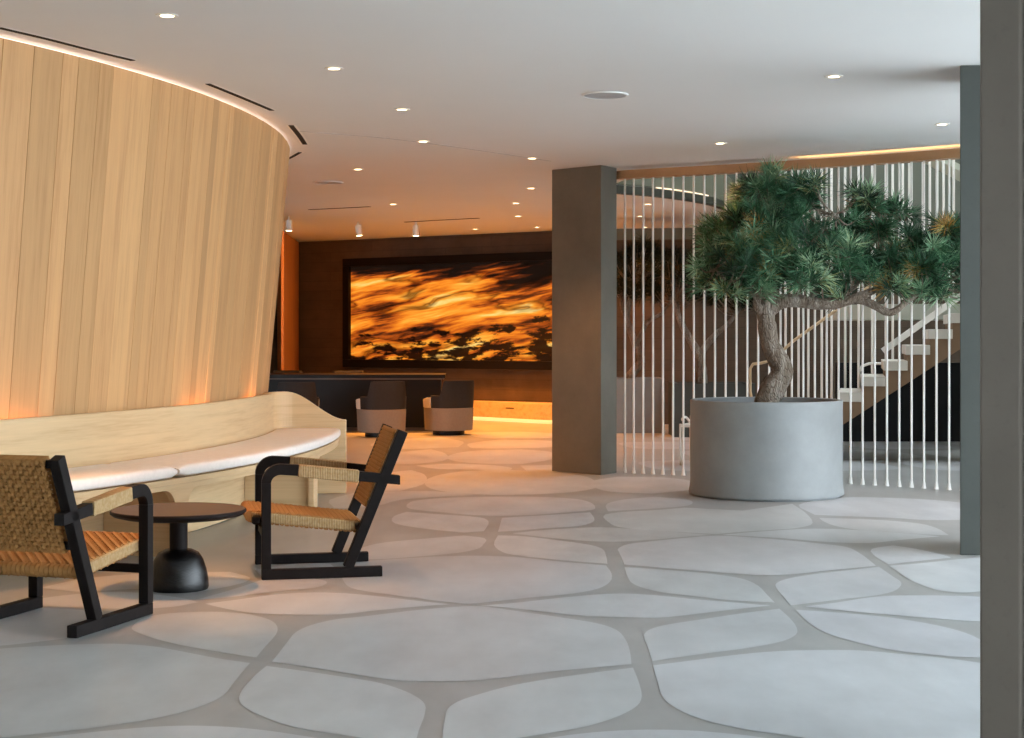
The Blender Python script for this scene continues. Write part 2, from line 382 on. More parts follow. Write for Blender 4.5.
# ------------------------------------------------------------------ floor with its inlaid pattern
CELLS = [
 [(272,662),(302,666.3),(342,672.7),(388,679.5),(413,681.6),(429,681.7),(473,681),(502,678.2),(540,673),(587,668.5),(631.5,664.4),(630,651.8),(625.6,640),(616.8,630.4),(599,624),(570,619),(537.7,614.3),(502.5,609.3),(479,606.4),(454,607.2),(410.8,611),(362.5,616.8),(337,619.4),(311.7,625.2),(296.5,632),(287.6,642.2),(278.7,653.6)],
 [(266.5,666.3),(301.6,671),(342,677),(377.8,682.8),(400.6,689.7),(415.8,696.8),(424.7,704.4),(424.7,714.6),(419,730),(414,742),(403,747),(380,742),(355,737),(322,732.4),(289,726),(263.5,717),(248,709.5),(240,702),(240,694),(248,683),(257,674)],
 [(250,663.3),(218,658.7),(178,651),(152,646.5),(114,644),(76,644.8),(38,646.5),(0,649),(-60,655),(-120,664),(-165,680),(-180,700),(-150,724),(-100,740),(-40,740),(0,738),(25,735.4),(76,730.3),(122,724),(157,718.4),(188,710.8),(211,702.4),(223.5,695.5),(233.6,683)],
 [(132,629.5),(135,624),(142,619.5),(156,615.3),(180,612.8),(212,612),(243,613.8),(262,617.5),(273,622),(277.5,628),(276,634.6),(266,646),(256.4,657.5),(254,657.5),(216,651.6),(178,644.8),(157.4,639.7),(142,634.6)],
 [(205,604),(238,599.8),(276,594.7),(314,592.7),(352,594),(393,598.3),(428.5,602.3),(450,604.6),(428.5,606),(377.8,610.5),(342,614.5),(311.7,615),(276,614.6),(245.7,612.6),(223,608.4)],
 [(346,566),(360,562),(401,558.8),(450,556.3),(486,556),(524,558),(565,562.3),(606,565.6),(611.6,573.8),(610,582),(598,588.9),(573,593.8),(524,598.4),(491,602),(469,604),(450,602.5),(415,598.4),(387,594.3),(372,592.5),(352,588.5),(344.7,583),(342,575)],
 [(480,606),(517,602.9),(561,598),(599,594.6),(622.7,593.8),(652,595.2),(693,599.3),(739.6,603.2),(771,606),(739.6,609),(690,614.9),(658,618),(628.5,617.5),(587.5,616.3),(546.5,612.2),(502.5,607.5)],
 [(652.6,661.3),(648,648),(644,635.5),(649,630.2),(663.7,625.6),(706,619),(746,613),(779.4,609),(789.4,618),(796.7,628),(796,634.8),(782.8,641.4),(749.6,648),(706,653.7)],
 [(796,610),(839,613),(892,618),(939,626),(965,633),(985,643),(989,652),(978.6,658),(939,655.7),(889,649.7),(852.5,641.4),(826,633),(809,623)],
 [(653,665.7),(690,661),(739.6,654.7),(779.4,651.4),(819,650.4),(859,650.7),(905.6,654.7),(955.4,659.7),(985,664),(1040,674),(1072,690),(1060,715),(1000,735),(900,746),(850,745),(799,737.4),(739.6,728.7),(699.8,718.8),(676.5,708.8),(663,697.9),(658,683)],
 [(442.5,738),(445.4,717.7),(448,709),(458.6,701.6),(482,693.7),(511.3,686),(546.5,679.6),(587.5,673.8),(633,668),(638.8,682.6),(641.7,697),(637.3,706),(619.7,716),(587.5,726.5),(552,733),(523,737.6),(490,743),(455,747),(443,745)],
 [(545,739),(570,735.3),(605,731.8),(649,730),(693,731),(706,732),(753,736.5),(790,743),(740,760),(650,768),(570,756)],
 [(38,738.5),(101.6,731.6),(152,727.3),(190,726),(228.5,727.3),(259,730),(301.6,736),(345,743),(300,762),(190,772),(80,756)],
 [(624.4,567.3),(656.7,569.5),(689,572),(721,575.3),(742.6,579),(757.6,585.6),(767.3,595.3),(774.8,602.8),(753.3,602),(721,599.6),(689,595.7),(663,592.7),(646,589),(633,584),(627.7,577)],
 [(619,552.3),(618,549),(628.7,544.2),(656.7,541),(689,537.7),(718,535.8),(750,537.5),(781.5,540),(824.4,544.2),(846,547),(859,553),(869.5,560.5),(876,566),(846,569),(813.7,572.4),(785.8,574.8),(760,575.5),(742.6,574.4),(710,572),(667,568.4),(624.4,564.8),(622,558.7)],
 [(879,567),(893,576.7),(900.7,582),(900.7,586),(893,591.7),(876,595.6),(846,599),(813.7,603),(791,605.7),(783.6,597),(776,587.4),(776,584),(783.6,580),(803,576),(835,572)],
 [(889,566),(921,563.4),(953,560),(985,557),(1010,561),(1018,575),(1005,588),(979,591.7),(962,592.8),(942.6,591.3),(921,585),(906,577.7),(895,570)],
 [(872,549),(893,545.6),(910,548),(930,552),(948,556.5),(951,558),(921,561),(888,564.5),(876,557)],
 [(805,606.7),(835,603),(867,598),(889,596),(921,595.6),(953,596),(979,597),(1012,602),(1018,611),(1003,619),(978.6,621.5),(939,619),(889,614.9),(839,610.5)],
 [(722,534.8),(760,531.7),(815,528.8),(860,530.3),(900,533),(940,536.5),(900,540.2),(868,543.2),(824,542),(782,538.4)],
 [(798.7,505),(824,499.6),(850,497.4),(889,498),(932,500),(957.6,502.5),(985,507),(995,513),(985,518.5),(957.6,520),(927.5,520.2),(889,518),(856.7,516.8),(815,515)],
 [(819,518),(856.7,519),(889,520.8),(919,523.6),(936,528),(949,535.4),(927.5,534.8),(889,532),(856.7,529.8),(835,526),(824.4,522)],
 [(605,514.7),(624.4,512),(656.7,510.2),(684.6,507.8),(742.6,510.8),(792,504),(805,512.5),(812.6,523),(808,526),(792,528.8),(775,529.9),(742.6,532),(716,534.4),(667,531.5),(635,529.3),(618,527),(609.4,523)],
 [(498,535.5),(494,545),(502,552),(513,555.2),(565,560.7),(607.5,564),(606,556),(602,549),(589.7,545),(551,539.7),(524,536.5)],
 [(484.4,538.3),(483,545),(477.6,549),(458.4,553),(414.7,557),(376,559.6),(352,559),(354,552),(365,547),(382,543),(414.7,539.7),(464,535.7)],
 [(512,533.5),(540,530.6),(565,528.8),(600,527.4),(640,529.6),(680,532.6),(712,535),(680,537.4),(656,539.6),(620,541.8),(590,541.4),(550,538)],
 [(502,518),(551,515),(590,512.5),(594,518),(593,522),(580,526),(545,528.5),(515,531),(498,532),(500,525)],
 [(488.5,521.5),(484,531.3),(464,532.8),(428,529.3),(395.5,523.8),(394,516.4),(406.5,512),(442,514.6),(480,517.6)],
 [(409,503),(417,500.5),(447,498),(499,496.8),(537,497),(575,499),(590,502.5),(595,507),(592,510),(559,513.2),(533,515),(488,516),(447,513),(410,509)],
 [(607,504),(625,499.5),(655,497),(688,500),(692,504),(684,506.3),(655,508.6),(624,510.4),(608,511.5)],
 [(432,484),(440,477),(465,472.5),(500,471),(540,472.5),(575,476),(588,481),(590,487),(570,491),(530,493.5),(480,493.5),(445,490)],
 [(365,490),(360,482),(385,474),(410,471),(422,475),(421,484),(400,490)],
 [(597,481),(620,477.5),(660,478),(690,482),(690,489),(650,493),(615,491.5),(598,487)],
 [(455,455),(480,451),(520,450),(545,452),(548,459),(520,463.5),(480,463),(455,460)],
 [(420,466),(450,464),(490,465.5),(508,468),(505,471),(470,469.6),(440,469)],
 [(522,466),(550,465.5),(570,468),(552,472),(530,472.5)],
 [(380,462),(390,454),(430,450),(443,454),(440,461),(410,464)],
 [(472,444),(500,440),(545,441),(560,444),(549,447),(500,448.5),(475,448)],
 [(375,446),(395,440),(440,438),(460,442),(455,447),(410,449)],
 [(475,433),(520,432),(560,434),(555,438),(500,438.4),(478,437)],
 [(-50,648),(-60,630),(-20,615),(30,608),(80,610),(110,618),(108,628),(75,637),(30,643),(0,646)],
 [(10,604),(60,596),(120,592),(180,598),(198,602.5),(170,607.5),(120,609),(60,607)],
 [(196,600),(230,590.5),(262,580),(310,578),(327,582),(315,588),(270,592),(230,597.5)],
 [(40,588),(90,578),(160,573),(230,572),(250,578),(240,584),(200,592),(140,589),(80,592)],
 [(255,570),(300,563),(330,564),(338,571),(333,579),(300,575.5),(262,577)],
 [(360,493),(400,492),(430,492),(470,495.5),(430,497.5),(400,500),(375,506),(340,508),(335,500)],
]
def build_floor():
    random.seed(3)
    bm = B(); tints = []
    xs = (-12, 10); ys = (-6, 30)
    f = bm.faces.new([bm.verts.new((x, y, 0)) for x, y in ((xs[0], ys[0]), (xs[1], ys[0]), (xs[1], ys[1]), (xs[0], ys[1]))])
    f.material_index = 1; tints.append((1, 1, 1, 1))
    def cell(pts, z=0.0015):
        try: f = bm.faces.new([bm.verts.new((p.x, p.y, z)) for p in pts])
        except ValueError: return
        f.normal_update()
        if f.normal.z < 0: f.normal_flip()
        f.material_index = 0
        k = random.uniform(0.95, 1.05); tints.append((k, k * random.uniform(0.99, 1.01), k * random.uniform(0.99, 1.02), 1))
    lift = 0.0
    for c in CELLS:
        pts = [G(x, y) for x, y in c]; z = 0.0015
        if sum(y for x, y in c) / len(c) < 500:
            m = sum(pts, Vector()) / len(pts); pts = [m + (p - m) * 1.09 for p in pts]; lift += 0.00012; z += lift
        cell(spline(pts, 3, True, 0.95), z)
    # the same rounded slabs carry on through the stair hall, the lobby's far left and the side towards the windows
    def slab(cx, cy, w, d, rot):
        pts = []
        for k in range(24):
            a = 2 * PI * k / 24; ca, sa = math.cos(a), math.sin(a)
            x = w * math.copysign(abs(ca) ** 0.6, ca); y = d * math.copysign(abs(sa) ** 0.6, sa)
            pts.append(Vector((cx + x * math.cos(rot) - y * math.sin(rot), cy + x * math.sin(rot) + y * math.cos(rot), 0)))
        cell(pts)
    for j in range(5):
        for i in range(5):
            slab(1.9 + i * 1.35 + (j % 2) * 0.6, 16.2 + j * 1.5, 0.58, 0.66, 0.15)
    for j in range(8):
        for i in range(2): slab(4.6 + i * 1.9, 2.0 + j * 1.4, 0.85, 0.62, 0.1)
    for j in range(3):
        for i in range(4): slab(-2.2 + i * 1.5, 0.0 + j * 1.45, 0.66, 0.64, 0.1)
    me = bpy.data.meshes.new('floor'); bm.to_mesh(me); bm.free()
    me.materials.append(M['cell']); me.materials.append(M['joint'])
    o = link(bpy.data.objects.new('floor', me)); set_tint(o, tints); struct(o)
build_floor()

# ------------------------------------------------------------------ ceiling slab with the stair opening
SCREEN = [Vector((1.05, 15.37, 0)), G(625, 472.9), G(738, 478.2), G(851, 484.2), G(905, 487.4), G(956, 490.6), Vector((4.75, 12.78, 0)), Vector((5.9, 11.9, 0))]
VOID_FAR = [Vector((6.3, 24.5, 0)), Vector((3.2, 24.5, 0)), Vector((3.0, 22.0, 0)), Vector((2.75, 20.6, 0)), Vector((2.4, 19.6, 0)), Vector((2.0, 18.9, 0)), Vector((1.55, 18.35, 0)), Vector((1.1, 17.95, 0)), Vector((0.98, 17.6, 0))]
def build_ceiling():
    scr = spline(SCREEN, 4)
    d_ = [(scr[min(i + 1, len(scr) - 1)] - scr[max(i - 1, 0)]).normalized() for i in range(len(scr))]
    scr = [p + Vector((-d.y, d.x, 0)) * 0.3 for p, d in zip(scr, d_)]
    far = spline(VOID_FAR[1:], 4)
    bm = B()
    front = [Vector((-12, -6, 0)), Vector((6.2, -6, 0)), Vector((6.2, 11.9, 0))] + scr[::-1]
    left = far[::-1] + [Vector((3.2, 30, 0)), Vector((-12, 30, 0))]
    add_prism(bm, front + left, CEIL, CEIL + 0.45)
    o = obj('ceiling', bm, M['ceiling']); struct(o)
build_ceiling()

# ------------------------------------------------------------------ leaning plank wall (a drum seen from outside)
DC = Vector((-10.82, 12.5, 0))
def drumR(z): return 9.0 - 0.0896 * (CEIL - z)
def drum(R, th, z=0.0): return Vector((DC.x + R * math.cos(th), DC.y + R * math.sin(th), z))
def build_drum():
    random.seed(11)
    bm = B(); th = math.radians(-46); tints = []; info = []
    zs = [0, 0.5, 1.0, 1.5, 2.0, 2.5, 2.9]
    while th < math.radians(34):
        w = random.choice((0.10, 0.14, 0.17, 0.2, 0.24)) / 9.0
        gap = 0.003 / 9.0; u0 = random.uniform(0, 50)
        tint = (min(1, max(0, random.gauss(0.55, 0.25))), random.random(), random.random(), 1)
        bul = random.uniform(-0.002, 0.003)
        nseg = 2
        cols = []
        for k in range(nseg + 1):
            t = th + gap + (w - 2 * gap) * k / nseg
            cols.append([bm.verts.new(drum(drumR(z) + bul, t, z)) for z in zs])
        edge = []
        for t in (th, th + w):
            edge.append([bm.verts.new(drum(drumR(z) - 0.005, t, z)) for z in zs])
        allc = [edge[0]] + cols + [edge[1]]
        for a, b in zip(allc, allc[1:]):
            for i in range(len(zs) - 1):
                bm.faces.new((a[i], b[i], b[i + 1], a[i + 1])); tints.append(tint)
        th += w
    o = obj('wall_left', bm, M['plank']); struct(o)
    set_uv(o, lambda co, lp: (math.atan2(co.y - DC.y, co.x - DC.x) * 9.0, co.z))
    set_tint(o, tints)
    # cap so the drum is closed behind the planks
    bm = B()
    n = 60
    rin = [bm.verts.new(drum(8.6, math.radians(-46 + 80 * k / n), 2.9)) for k in range(n + 1)]
    rou = [bm.verts.new(drum(9.0, math.radians(-46 + 80 * k / n), 2.9)) for k in range(n + 1)]
    for k in range(n): bm.faces.new((rin[k], rin[k + 1], rou[k + 1], rou[k]))
    struct(obj('trim_1', bm, M['white']))
build_drum()
# light line lying in the gap between the drum's top and the ceiling
bm = B(); n = 70
for r0_, r1_, z0_, z1_ in ((8.955, 8.985, 2.9005, 2.909),):
    rows = [[bm.verts.new(drum(r_, math.radians(-45 + 78 * k / n), z_)) for r_, z_ in ((r0_, z0_), (r1_, z0_), (r1_, z1_), (r0_, z1_))] for k in range(n + 1)]
    for p, q in zip(rows, rows[1:]):
        for i in range(4): bm.faces.new((p[i], p[(i + 1) % 4], q[(i + 1) % 4], q[i]))
    bm.faces.new(rows[0][::-1]); bm.faces.new(rows[-1])
M['led_cove'] = emit('cove_led_strip', (1.0, 0.62, 0.42), 0.65)
struct(obj('trim_2', bm, M['led_cove']))

def slab_edge():
    pts = spline(VOID_FAR[1:], 6)
    def strip(name, off, th, z0, z1, mat, a=0, b=None):
        q = pts[a:b]; ds = [(q[min(i + 1, len(q) - 1)] - q[max(i - 1, 0)]).normalized() for i in range(len(q))]
        nn = [Vector((-d.y, d.x, 0)) for d in ds]
        if nn[len(nn) // 2].y > 0: nn = [-v for v in nn]
        bm = B(); add_prism(bm, [p + v * off for p, v in zip(q, nn)] + [p + v * (off + th) for p, v in zip(q, nn)][::-1], z0, z1)
        struct(obj(name, bm, mat))
    strip('trim_3', 0.004, 0.03, CEIL + 0.10, CEIL + 0.45, M['olive_deep'])
    strip('trim_4', 0.004, 0.07, CEIL - 0.01, CEIL + 0.085, M['frame_olive'])
    n = len(pts)
    strip('trim_5', 0.036, 0.02, CEIL + 0.087, CEIL + 0.105, M['led_soft'], int(n * 0.45), int(n * 0.72))
slab_edge()

# ------------------------------------------------------------------ walls of the lobby and stair hall
def wall(name, pts, z0, z1, mat, th=0.2, side=1):
    """a wall along pts (plan), thickness on the far side"""
    bm = B(); pts = [Vector((p[0], p[1], 0)) for p in pts]
    offs = []
    for i, p in enumerate(pts):
        t = (pts[min(i + 1, len(pts) - 1)] - pts[max(i - 1, 0)]).normalized()
        offs.append(p + Vector((-t.y, t.x, 0)) * th * side)
    add_prism(bm, pts + offs[::-1], z0, z1)
    o = obj(name, bm, mat); L = [0]
    for a, b in zip(pts, pts[1:]): L.append(L[-1] + (b - a).length)
    d = (pts[-1] - pts[0]).normalized()
    set_uv(o, lambda co, lp: ((Vector((co.x, co.y, 0)) - pts[0]).dot(d), co.z))
    return struct(o)
WB0, WB1 = Vector((-4.3, 27.75, 0)), Vector((1.45, 23.85, 0))
WBd = (WB1 - WB0).normalized(); WBn = Vector((WBd.y, -WBd.x, 0))      # towards the room
wall('wall_back', [WB0, WB1], 0, CEIL, M['board'], 0.25)
wall('wall_stair', [(1.3, 24.0), (7.6, 22.8)], 0, 2.75, M['board_stair'], 0.25)
wall('wall_stair_upper', [(1.3, 24.0), (7.6, 22.8)], 2.75, 6.4, M['olive'], 0.25)
wall('wall_stair_right', [(7.6, 24), (7.6, 12.0)], 0, 6.4, M['pale'], 0.2)
wall('wall_upper', [(0.6, 24.3), (0.6, 17.4)], CEIL + 0.45, 6.4, M['olive_deep'], 0.2, -1)
wall('wall_upper_front', [(0.8, 15.95), (6.1, 12.45)], CEIL + 0.45, 6.4, M['olive'], 0.15, -1)
wall('wall_far_left', [(-4.1, 27.9), (-3.45, 24.05)], 0, CEIL - 0.02, M['oak_orange'], 0.02)
wall('wall_far_left_return', [(-3.45, 24.05), (-3.61, 27.1)], 0, CEIL - 0.02, M['oak_orange'], 0.02, 1)
wall('wall_light_block_left', [(-9.0, 28.2), (-6.4, 16.6)], 0, CEIL, M['oak_orange'], 0.2, -1)  # unseen, added to block daylight leaking in from the open left
wall('wall_light_block_back', [(-12, 28.0), (-4.2, 27.8)], 0, CEIL, M['board'], 0.2)  # extra wall added to close a daylight leak behind the lobby
wall('wall_left_near', [(-6.6, -6), (-6.6, 4.6)], 0, CEIL, M['pale'], 0.2)
wall('wall_light_block_front', [(-6.6, -5.0), (6.2, -5.0)], 0, CEIL, M['pale'], 0.2, -1)  # unseen, added behind the camera to cut the sky light from there
wall('wall_stair_front', [(5.95, 11.9), (7.6, 12.0)], 0, 6.4, M['pale'], 0.15)
bm = B()
for x0_, x1_, y0_, y1_ in ((0.4, 4.6, 11.9, 24.4), (7.3, 7.8, 11.9, 24.4), (4.6, 7.3, 11.9, 15.6), (4.6, 7.3, 20.0, 24.4)): add_box(bm, ((x0_ + x1_) / 2, (y0_ + y1_) / 2, 6.48), (x1_ - x0_, y1_ - y0_, 0.15))
struct(obj('ceiling_light_block_stair', bm, M['ceiling']))  # unseen roof added to dim the stair hall, leaving a smaller sky opening
wall('wall_under_stair_shade', [(4.05, 19.9), (7.6, 19.9)], 0, 0.98, M['stair_shade'], 0.15)  # dark panel painting the shade below the flight

def column(name, poly, mat, label=None):
    bm = B(); add_prism(bm, poly, 0, CEIL); return struct(obj(name, bm, mat, bevel=0.006))
ca, cb, cc_ = G(601, 475.0), G(551.8, 471.2), G(616.8, 472.8)
column('column', [ca, cc_, cc_ + (cb - ca), cb], M['column'])
r1 = G(960, 555)
column('column', [r1, r1 + Vector((0.30, -0.02, 0)), r1 + Vector((0.50, 0.60, 0)), r1 + Vector((0.20, 0.62, 0))], M['column_dark'])
D2 = 4.3
r2 = Vector(((980 - CX) * D2 / F, D2, 0))
u2 = Vector((0.93, -0.37, 0)); n2 = Vector((0.37, 0.93, 0))
column('column', [r2, r2 + u2 * 0.105, r2 + u2 * 0.108 + n2 * 0.012, r2 + u2 * 0.122 + n2 * 0.012, r2 + u2 * 0.125, r2 + u2 * 0.32, r2 + Vector((0.54, 0.5, 0)), r2 + Vector((0.20, 0.60, 0))], M['column_brown'])

# window wall on the right: posts and transoms, open to the daylight (outside the picture)
for k in range(7):
    bm = B(); add_box(bm, (5.6, -3.0 + k * 2.4, CEIL / 2), (0.16, 0.10, CEIL))
    struct(obj('window_%d' % (k + 1), bm, M['frame']))

# ------------------------------------------------------------------ backlit picture on the back wall
def on_back(px, z, off=0.0):         # plan point of the back wall seen at pixel column px
    m = (px - CX) / F
    # x = m y ; WB0 + s*WBd
    s = (m * WB0.y - WB0.x) / (WBd.x - m * WBd.y)
    p = WB0 + WBd * s + WBn * off
    return Vector((p.x, p.y, z)), s
def picture():
    _, s0 = on_back(347, 0); s1 = s0 + 4.75
    z0, z1 = 0.80, 2.60
    t = thing('lightbox_picture', 'large glowing orange and black backlit landscape print in black frame on concrete wall', 'picture', WB0 + WBd * s0)
    ang = math.atan2(WBd.y, WBd.x); t.rotation_euler = (0, 0, ang)
    L = s1 - s0; fw = 0.13; dp = 0.12
    for nm, c, s in (('frame_rail', (L / 2, -dp / 2, z0 + fw / 2), (L, dp, fw)), ('frame_rail', (L / 2, -dp / 2, z1 - fw / 2), (L, dp, fw)),
                     ('frame_stile', (fw / 2, -dp / 2, (z0 + z1) / 2), (fw, dp, z1 - z0 - 2 * fw)), ('frame_stile', (L - fw / 2, -dp / 2, (z0 + z1) / 2), (fw, dp, z1 - z0 - 2 * fw))):
        bm = B(); add_box(bm, c, s); obj(nm, bm, M['frame'], t, bevel=0.006)
    bm = B()
    add_box(bm, (L / 2, -0.03, (z0 + z1) / 2), (L - 2 * fw, 0.05, z1 - z0 - 2 * fw))
    o = obj('glowing_print', bm, M['lava'], t)
    set_uv(o, lambda co, lp: ((co.x - fw) / (L - 2 * fw), (co.z - z0 - fw) / (z1 - z0 - 2 * fw)))
picture()

# ------------------------------------------------------------------ low stone ledge under the picture
def ledge():
    t = thing('stone_ledge', 'long low pale stone ledge glowing warm along its foot under the picture', 'ledge', (0, 0, 0))
    pts = [on_back(430, 0, 0.16)[0], on_back(470, 0, 0.20)[0], on_back(520, 0, 0.36)[0], on_back(553, 0, 0.48)[0], on_back(590, 0, 0.5)[0]]
    fr = spline(pts, 5)
    bk = [on_back(590, 0, 0.005)[0], on_back(430, 0, 0.005)[0]]
    bm = B(); add_prism(bm, fr + bk, 0.06, 0.30); obj('stone_body', bm, M['stone'], t, bevel=0.005)
    bm = B(); add_prism(bm, [p + WBn * -0.07 for p in fr] + bk, 0.0, 0.06); obj('plinth', bm, M['led_soft'], t)
    for u in (0.25, 0.5):
        i = int(u * (len(fr) - 1)); a, b = fr[i], fr[i + 1]
        d = (b - a).normalized(); n = Vector((d.y, -d.x, 0))
        bm = B(); c = (a + b) / 2 + n * 0.003
        add_bar(bm, c - d * 0.09 + Vector((0, 0, 0.215)), c + d * 0.09 + Vector((0, 0, 0.215)), 0.006, 0.012); obj('air_slot', bm, M['slot'], t)
ledge()

# ------------------------------------------------------------------ rod screen
def screen():
    t = thing('rod_screen', 'tall screen of slim white vertical rods between bronze head beam and floor', 'screen', (0, 0, 0))
    path = spline(SCREEN, 12)
    # head beam
    bm = B(); bp = [p for p in path]
    off = []
    for i, p in enumerate(bp):
        d = (bp[min(i + 1, len(bp) - 1)] - bp[max(i - 1, 0)]).normalized(); off.append(Vector((d.y, -d.x, 0)))
    inn = [p + n * 0.06 for p, n in zip(bp, off)]; out = [p - n * 0.07 for p, n in zip(bp, off)]
    add_prism(bm, inn + out[::-1], 2.81, CEIL - 0.092); add_prism(bm, inn + [p + n * 0.05 for p, n in zip(bp, off)][::-1], CEIL - 0.092, CEIL - 0.032); obj('head_beam', bm, M['bronze'], t, bevel=0.003)
    # light line above the beam
    bm = B(); k0 = int(len(bp) * 0.36)
    a = [p + n * 0.02 for p, n in zip(bp[k0:], off[k0:])]; b = [p - n * 0.04 for p, n in zip(bp[k0:], off[k0:])]
    add_prism(bm, a + b[::-1], CEIL - 0.091, CEIL - 0.08); obj('light_strip', bm, M['led'], t)
    # rods
    L = [0]
    for p, q in zip(path, path[1:]): L.append(L[-1] + (q - p).length)
    def at(s):
        for i in range(len(L) - 1):
            if L[i + 1] >= s: return path[i].lerp(path[i + 1], (s - L[i]) / (L[i + 1] - L[i]))
        return path[-1]
    me = None; s = (G(625, 472.9) - path[0]).length; k = 0
    while s < L[-1] - 0.2:
        p = at(s)
        if me is None:
            bm = B(); add_tube(bm, [(0, 0, 0), (0, 0, 2.815)], 0.0102, 8); add_lathe(bm, [(0.012, 0.06), (0.018, 0.02), (0.022, 0.002), (0.0, 0.002)], 10)
            o = obj('rod', bm, M['steel'], t, smooth=True, auto=0.6); me = o.data
        else: o = link(bpy.data.objects.new('rod', me), t)
        o.location = (p.x, p.y, 0); s += 0.100 + 0.0135 * min(1, s / 2.2); k += 1
screen()

# ------------------------------------------------------------------ stair behind the screen
def stair():
    D = 16.8; k = F / D
    x0, z0, run, rise = 3.456, 0.72, 0.226, 0.165
    t = thing('staircase', 'straight stair of pale stone treads rising to the right behind the white rods', 'stair', (x0 - 4 * run, D, 0))
    loc = t.location.copy()
    rot = -0.21; t.rotation_euler = (0, 0, rot); t.location = (x0 - 4 * run * math.cos(rot), D - 4 * run * math.sin(rot), 0)
    def L(v): return Vector(v) - loc
    body = B()
    def zb(x): return max(0.002, 0.365 + (x - x0) * 0.67)
    for j in range(-4, 14):
        x, z = x0 + run * j, z0 + rise * j
        bm = B(); add_box(bm, L((x + run / 2 - 0.01, D + 0.68, z - 0.05)), (run + 0.02, 1.4, 0.1)); obj('tread', bm, M['tread'], t, bevel=0.004)
        for y0_, y1_ in ((D + 0.02, D + 1.34),):
            a, b, c = zb(x), zb(x + run), z - 0.1
            v = [body.verts.new(L(p)) for p in ((x, y0_, a), (x + run, y0_, b), (x + run, y0_, c), (x, y0_, c), (x, y1_, a), (x + run, y1_, b), (x + run, y1_, c), (x, y1_, c))]
            for f in ((0, 1, 2, 3), (7, 6, 5, 4), (0, 4, 5, 1), (1, 5, 6, 2), (2, 6, 7, 3), (3, 7, 4, 0)): body.faces.new([v[q] for q in f])
    obj('stair_body', body, M['stairside'], t)
    # handrail with a curled return, and the skirting plate on the far side
    def hz(x): return z0 + rise * (x - x0) / run + 0.90
    bm = B()
    xa = x0 - 0.82
    pts = [(xa - 0.10, 0.55), (xa - 0.13, 0.72), (xa - 0.13, hz(xa) - 0.06), (xa - 0.10, hz(xa) - 0.01), (xa - 0.02, hz(xa)), (xa + 0.1, hz(xa) + 0.03)] + [(x0 + q * 0.25, hz(x0 + q * 0.25)) for q in range(-2, 12)]
    add_tube(bm, [L((x, D + 0.05, z)) for x, z in pts], 0.016, 8); obj('handrail', bm, M['rail'], t, smooth=True)
    bm = B(); add_bar(bm, L((x0 + 0.45, D + 1.4, z0 + rise * 2 + 0.09)), L((x0 + 2.6, D + 1.4, z0 + rise * 11.5 + 0.09)), 0.03, 0.07); obj('skirting_plate', bm, M['white'], t)
    bm = B(); add_tube(bm, [L(v) for v in ((x0 + 0.20, D + 1.36, 0.62), (x0 + 0.19, D + 1.36, 0.90), (x0 + 0.22, D + 1.36, 0.97), (x0 + 0.3, D + 1.36, 1.0), (x0 + 0.46, D + 1.36, 1.0))], 0.016, 8)
    obj('handrail', bm, M['white'], t, smooth=True)
    # balustrade rods on the far side, to the upper floor
    random.seed(5)
    x = 2.82; me = None
    while x < 5.6:
        zb = max(0.0, z0 + rise * math.floor((x - x0) / run)) if x > x0 - 0.7 else 0.0
        if x > 4.05: zb = 1.72
        bm = B(); add_tube(bm, [(0, 0, zb), (0, 0, 5.6)], 0.014, 8)
        o = obj('baluster', bm, M['steel'], t, smooth=True, auto=0.6); o.location = L((x, D + 1.36 + (0.12 if int(x * 17) % 2 else 0), 0))
        x += random.choice((0.075, 0.11, 0.15))
    return t
stair()
# landing and the slanting upper string
t = thing('stair_landing', 'pale curved landing slab high behind the right of the rods', 'landing', (4.6, 19.0, 0))
bm = B(); add_prism(bm, spline([Vector((-0.75, -0.05, 0)), Vector((-0.2, -0.55, 0)), Vector((0.8, -0.75, 0)), Vector((2.4, -0.8, 0))], 5) + [Vector((2.4, 0.75, 0)), Vector((-0.7, 0.75, 0))], 1.50, 1.68); obj('slab', bm, M['pale'], t)
t = thing('upper_stair_flight', 'pale slanting upper stair string at top right behind the rods', 'stair', (4.0, 18.6, 0))
bm = B()
a, b = P(915, 150, 18.6) - Vector((4.0, 18.6, 0)), P(985, 186, 18.6) - Vector((4.0, 18.6, 0))
add_bar(bm, a, b, 0.5, 0.07); obj('string', bm, M['pale'], t)

# ------------------------------------------------------------------ pines
def tuft(bm, c, axis, n, ln, w, spread, cols, rnd, base):
    axis = axis.normalized()
    s = axis.cross(Vector((0.3, 0.2, 1))).normalized(); u = s.cross(axis)
    for _ in range(n):
        a = rnd.uniform(0, 2 * PI); ph = spread * math.sqrt(rnd.random())
        d = (axis * math.cos(ph) + (s * math.cos(a) + u * math.sin(a)) * math.sin(ph)).normalized()
        L = ln * rnd.uniform(0.7, 1.15); st = c + axis * rnd.uniform(-0.07, 0.03)
        e = st + d * L + Vector((0, 0, -0.012 * rnd.random()))
        side = d.cross(Vector((rnd.uniform(-1, 1), rnd.uniform(-1, 1), rnd.uniform(-1, 1)))).normalized() * w
        side2 = d.cross(side).normalized() * w
        m = st.lerp(e, 0.45)
        v = [bm.verts.new(st), bm.verts.new(m + side), bm.verts.new(m - side * 0.5 + side2), bm.verts.new(m - side * 0.5 - side2), bm.verts.new(e)]
        col = (min(1, max(0, base + rnd.uniform(-0.12, 0.12))), 0, 0, 1)
        for i, j in ((1, 2), (2, 3), (3, 1)):
            bm.faces.new((v[0], v[i], v[j])); cols.append(col); bm.faces.new((v[4], v[j], v[i])); cols.append(col)
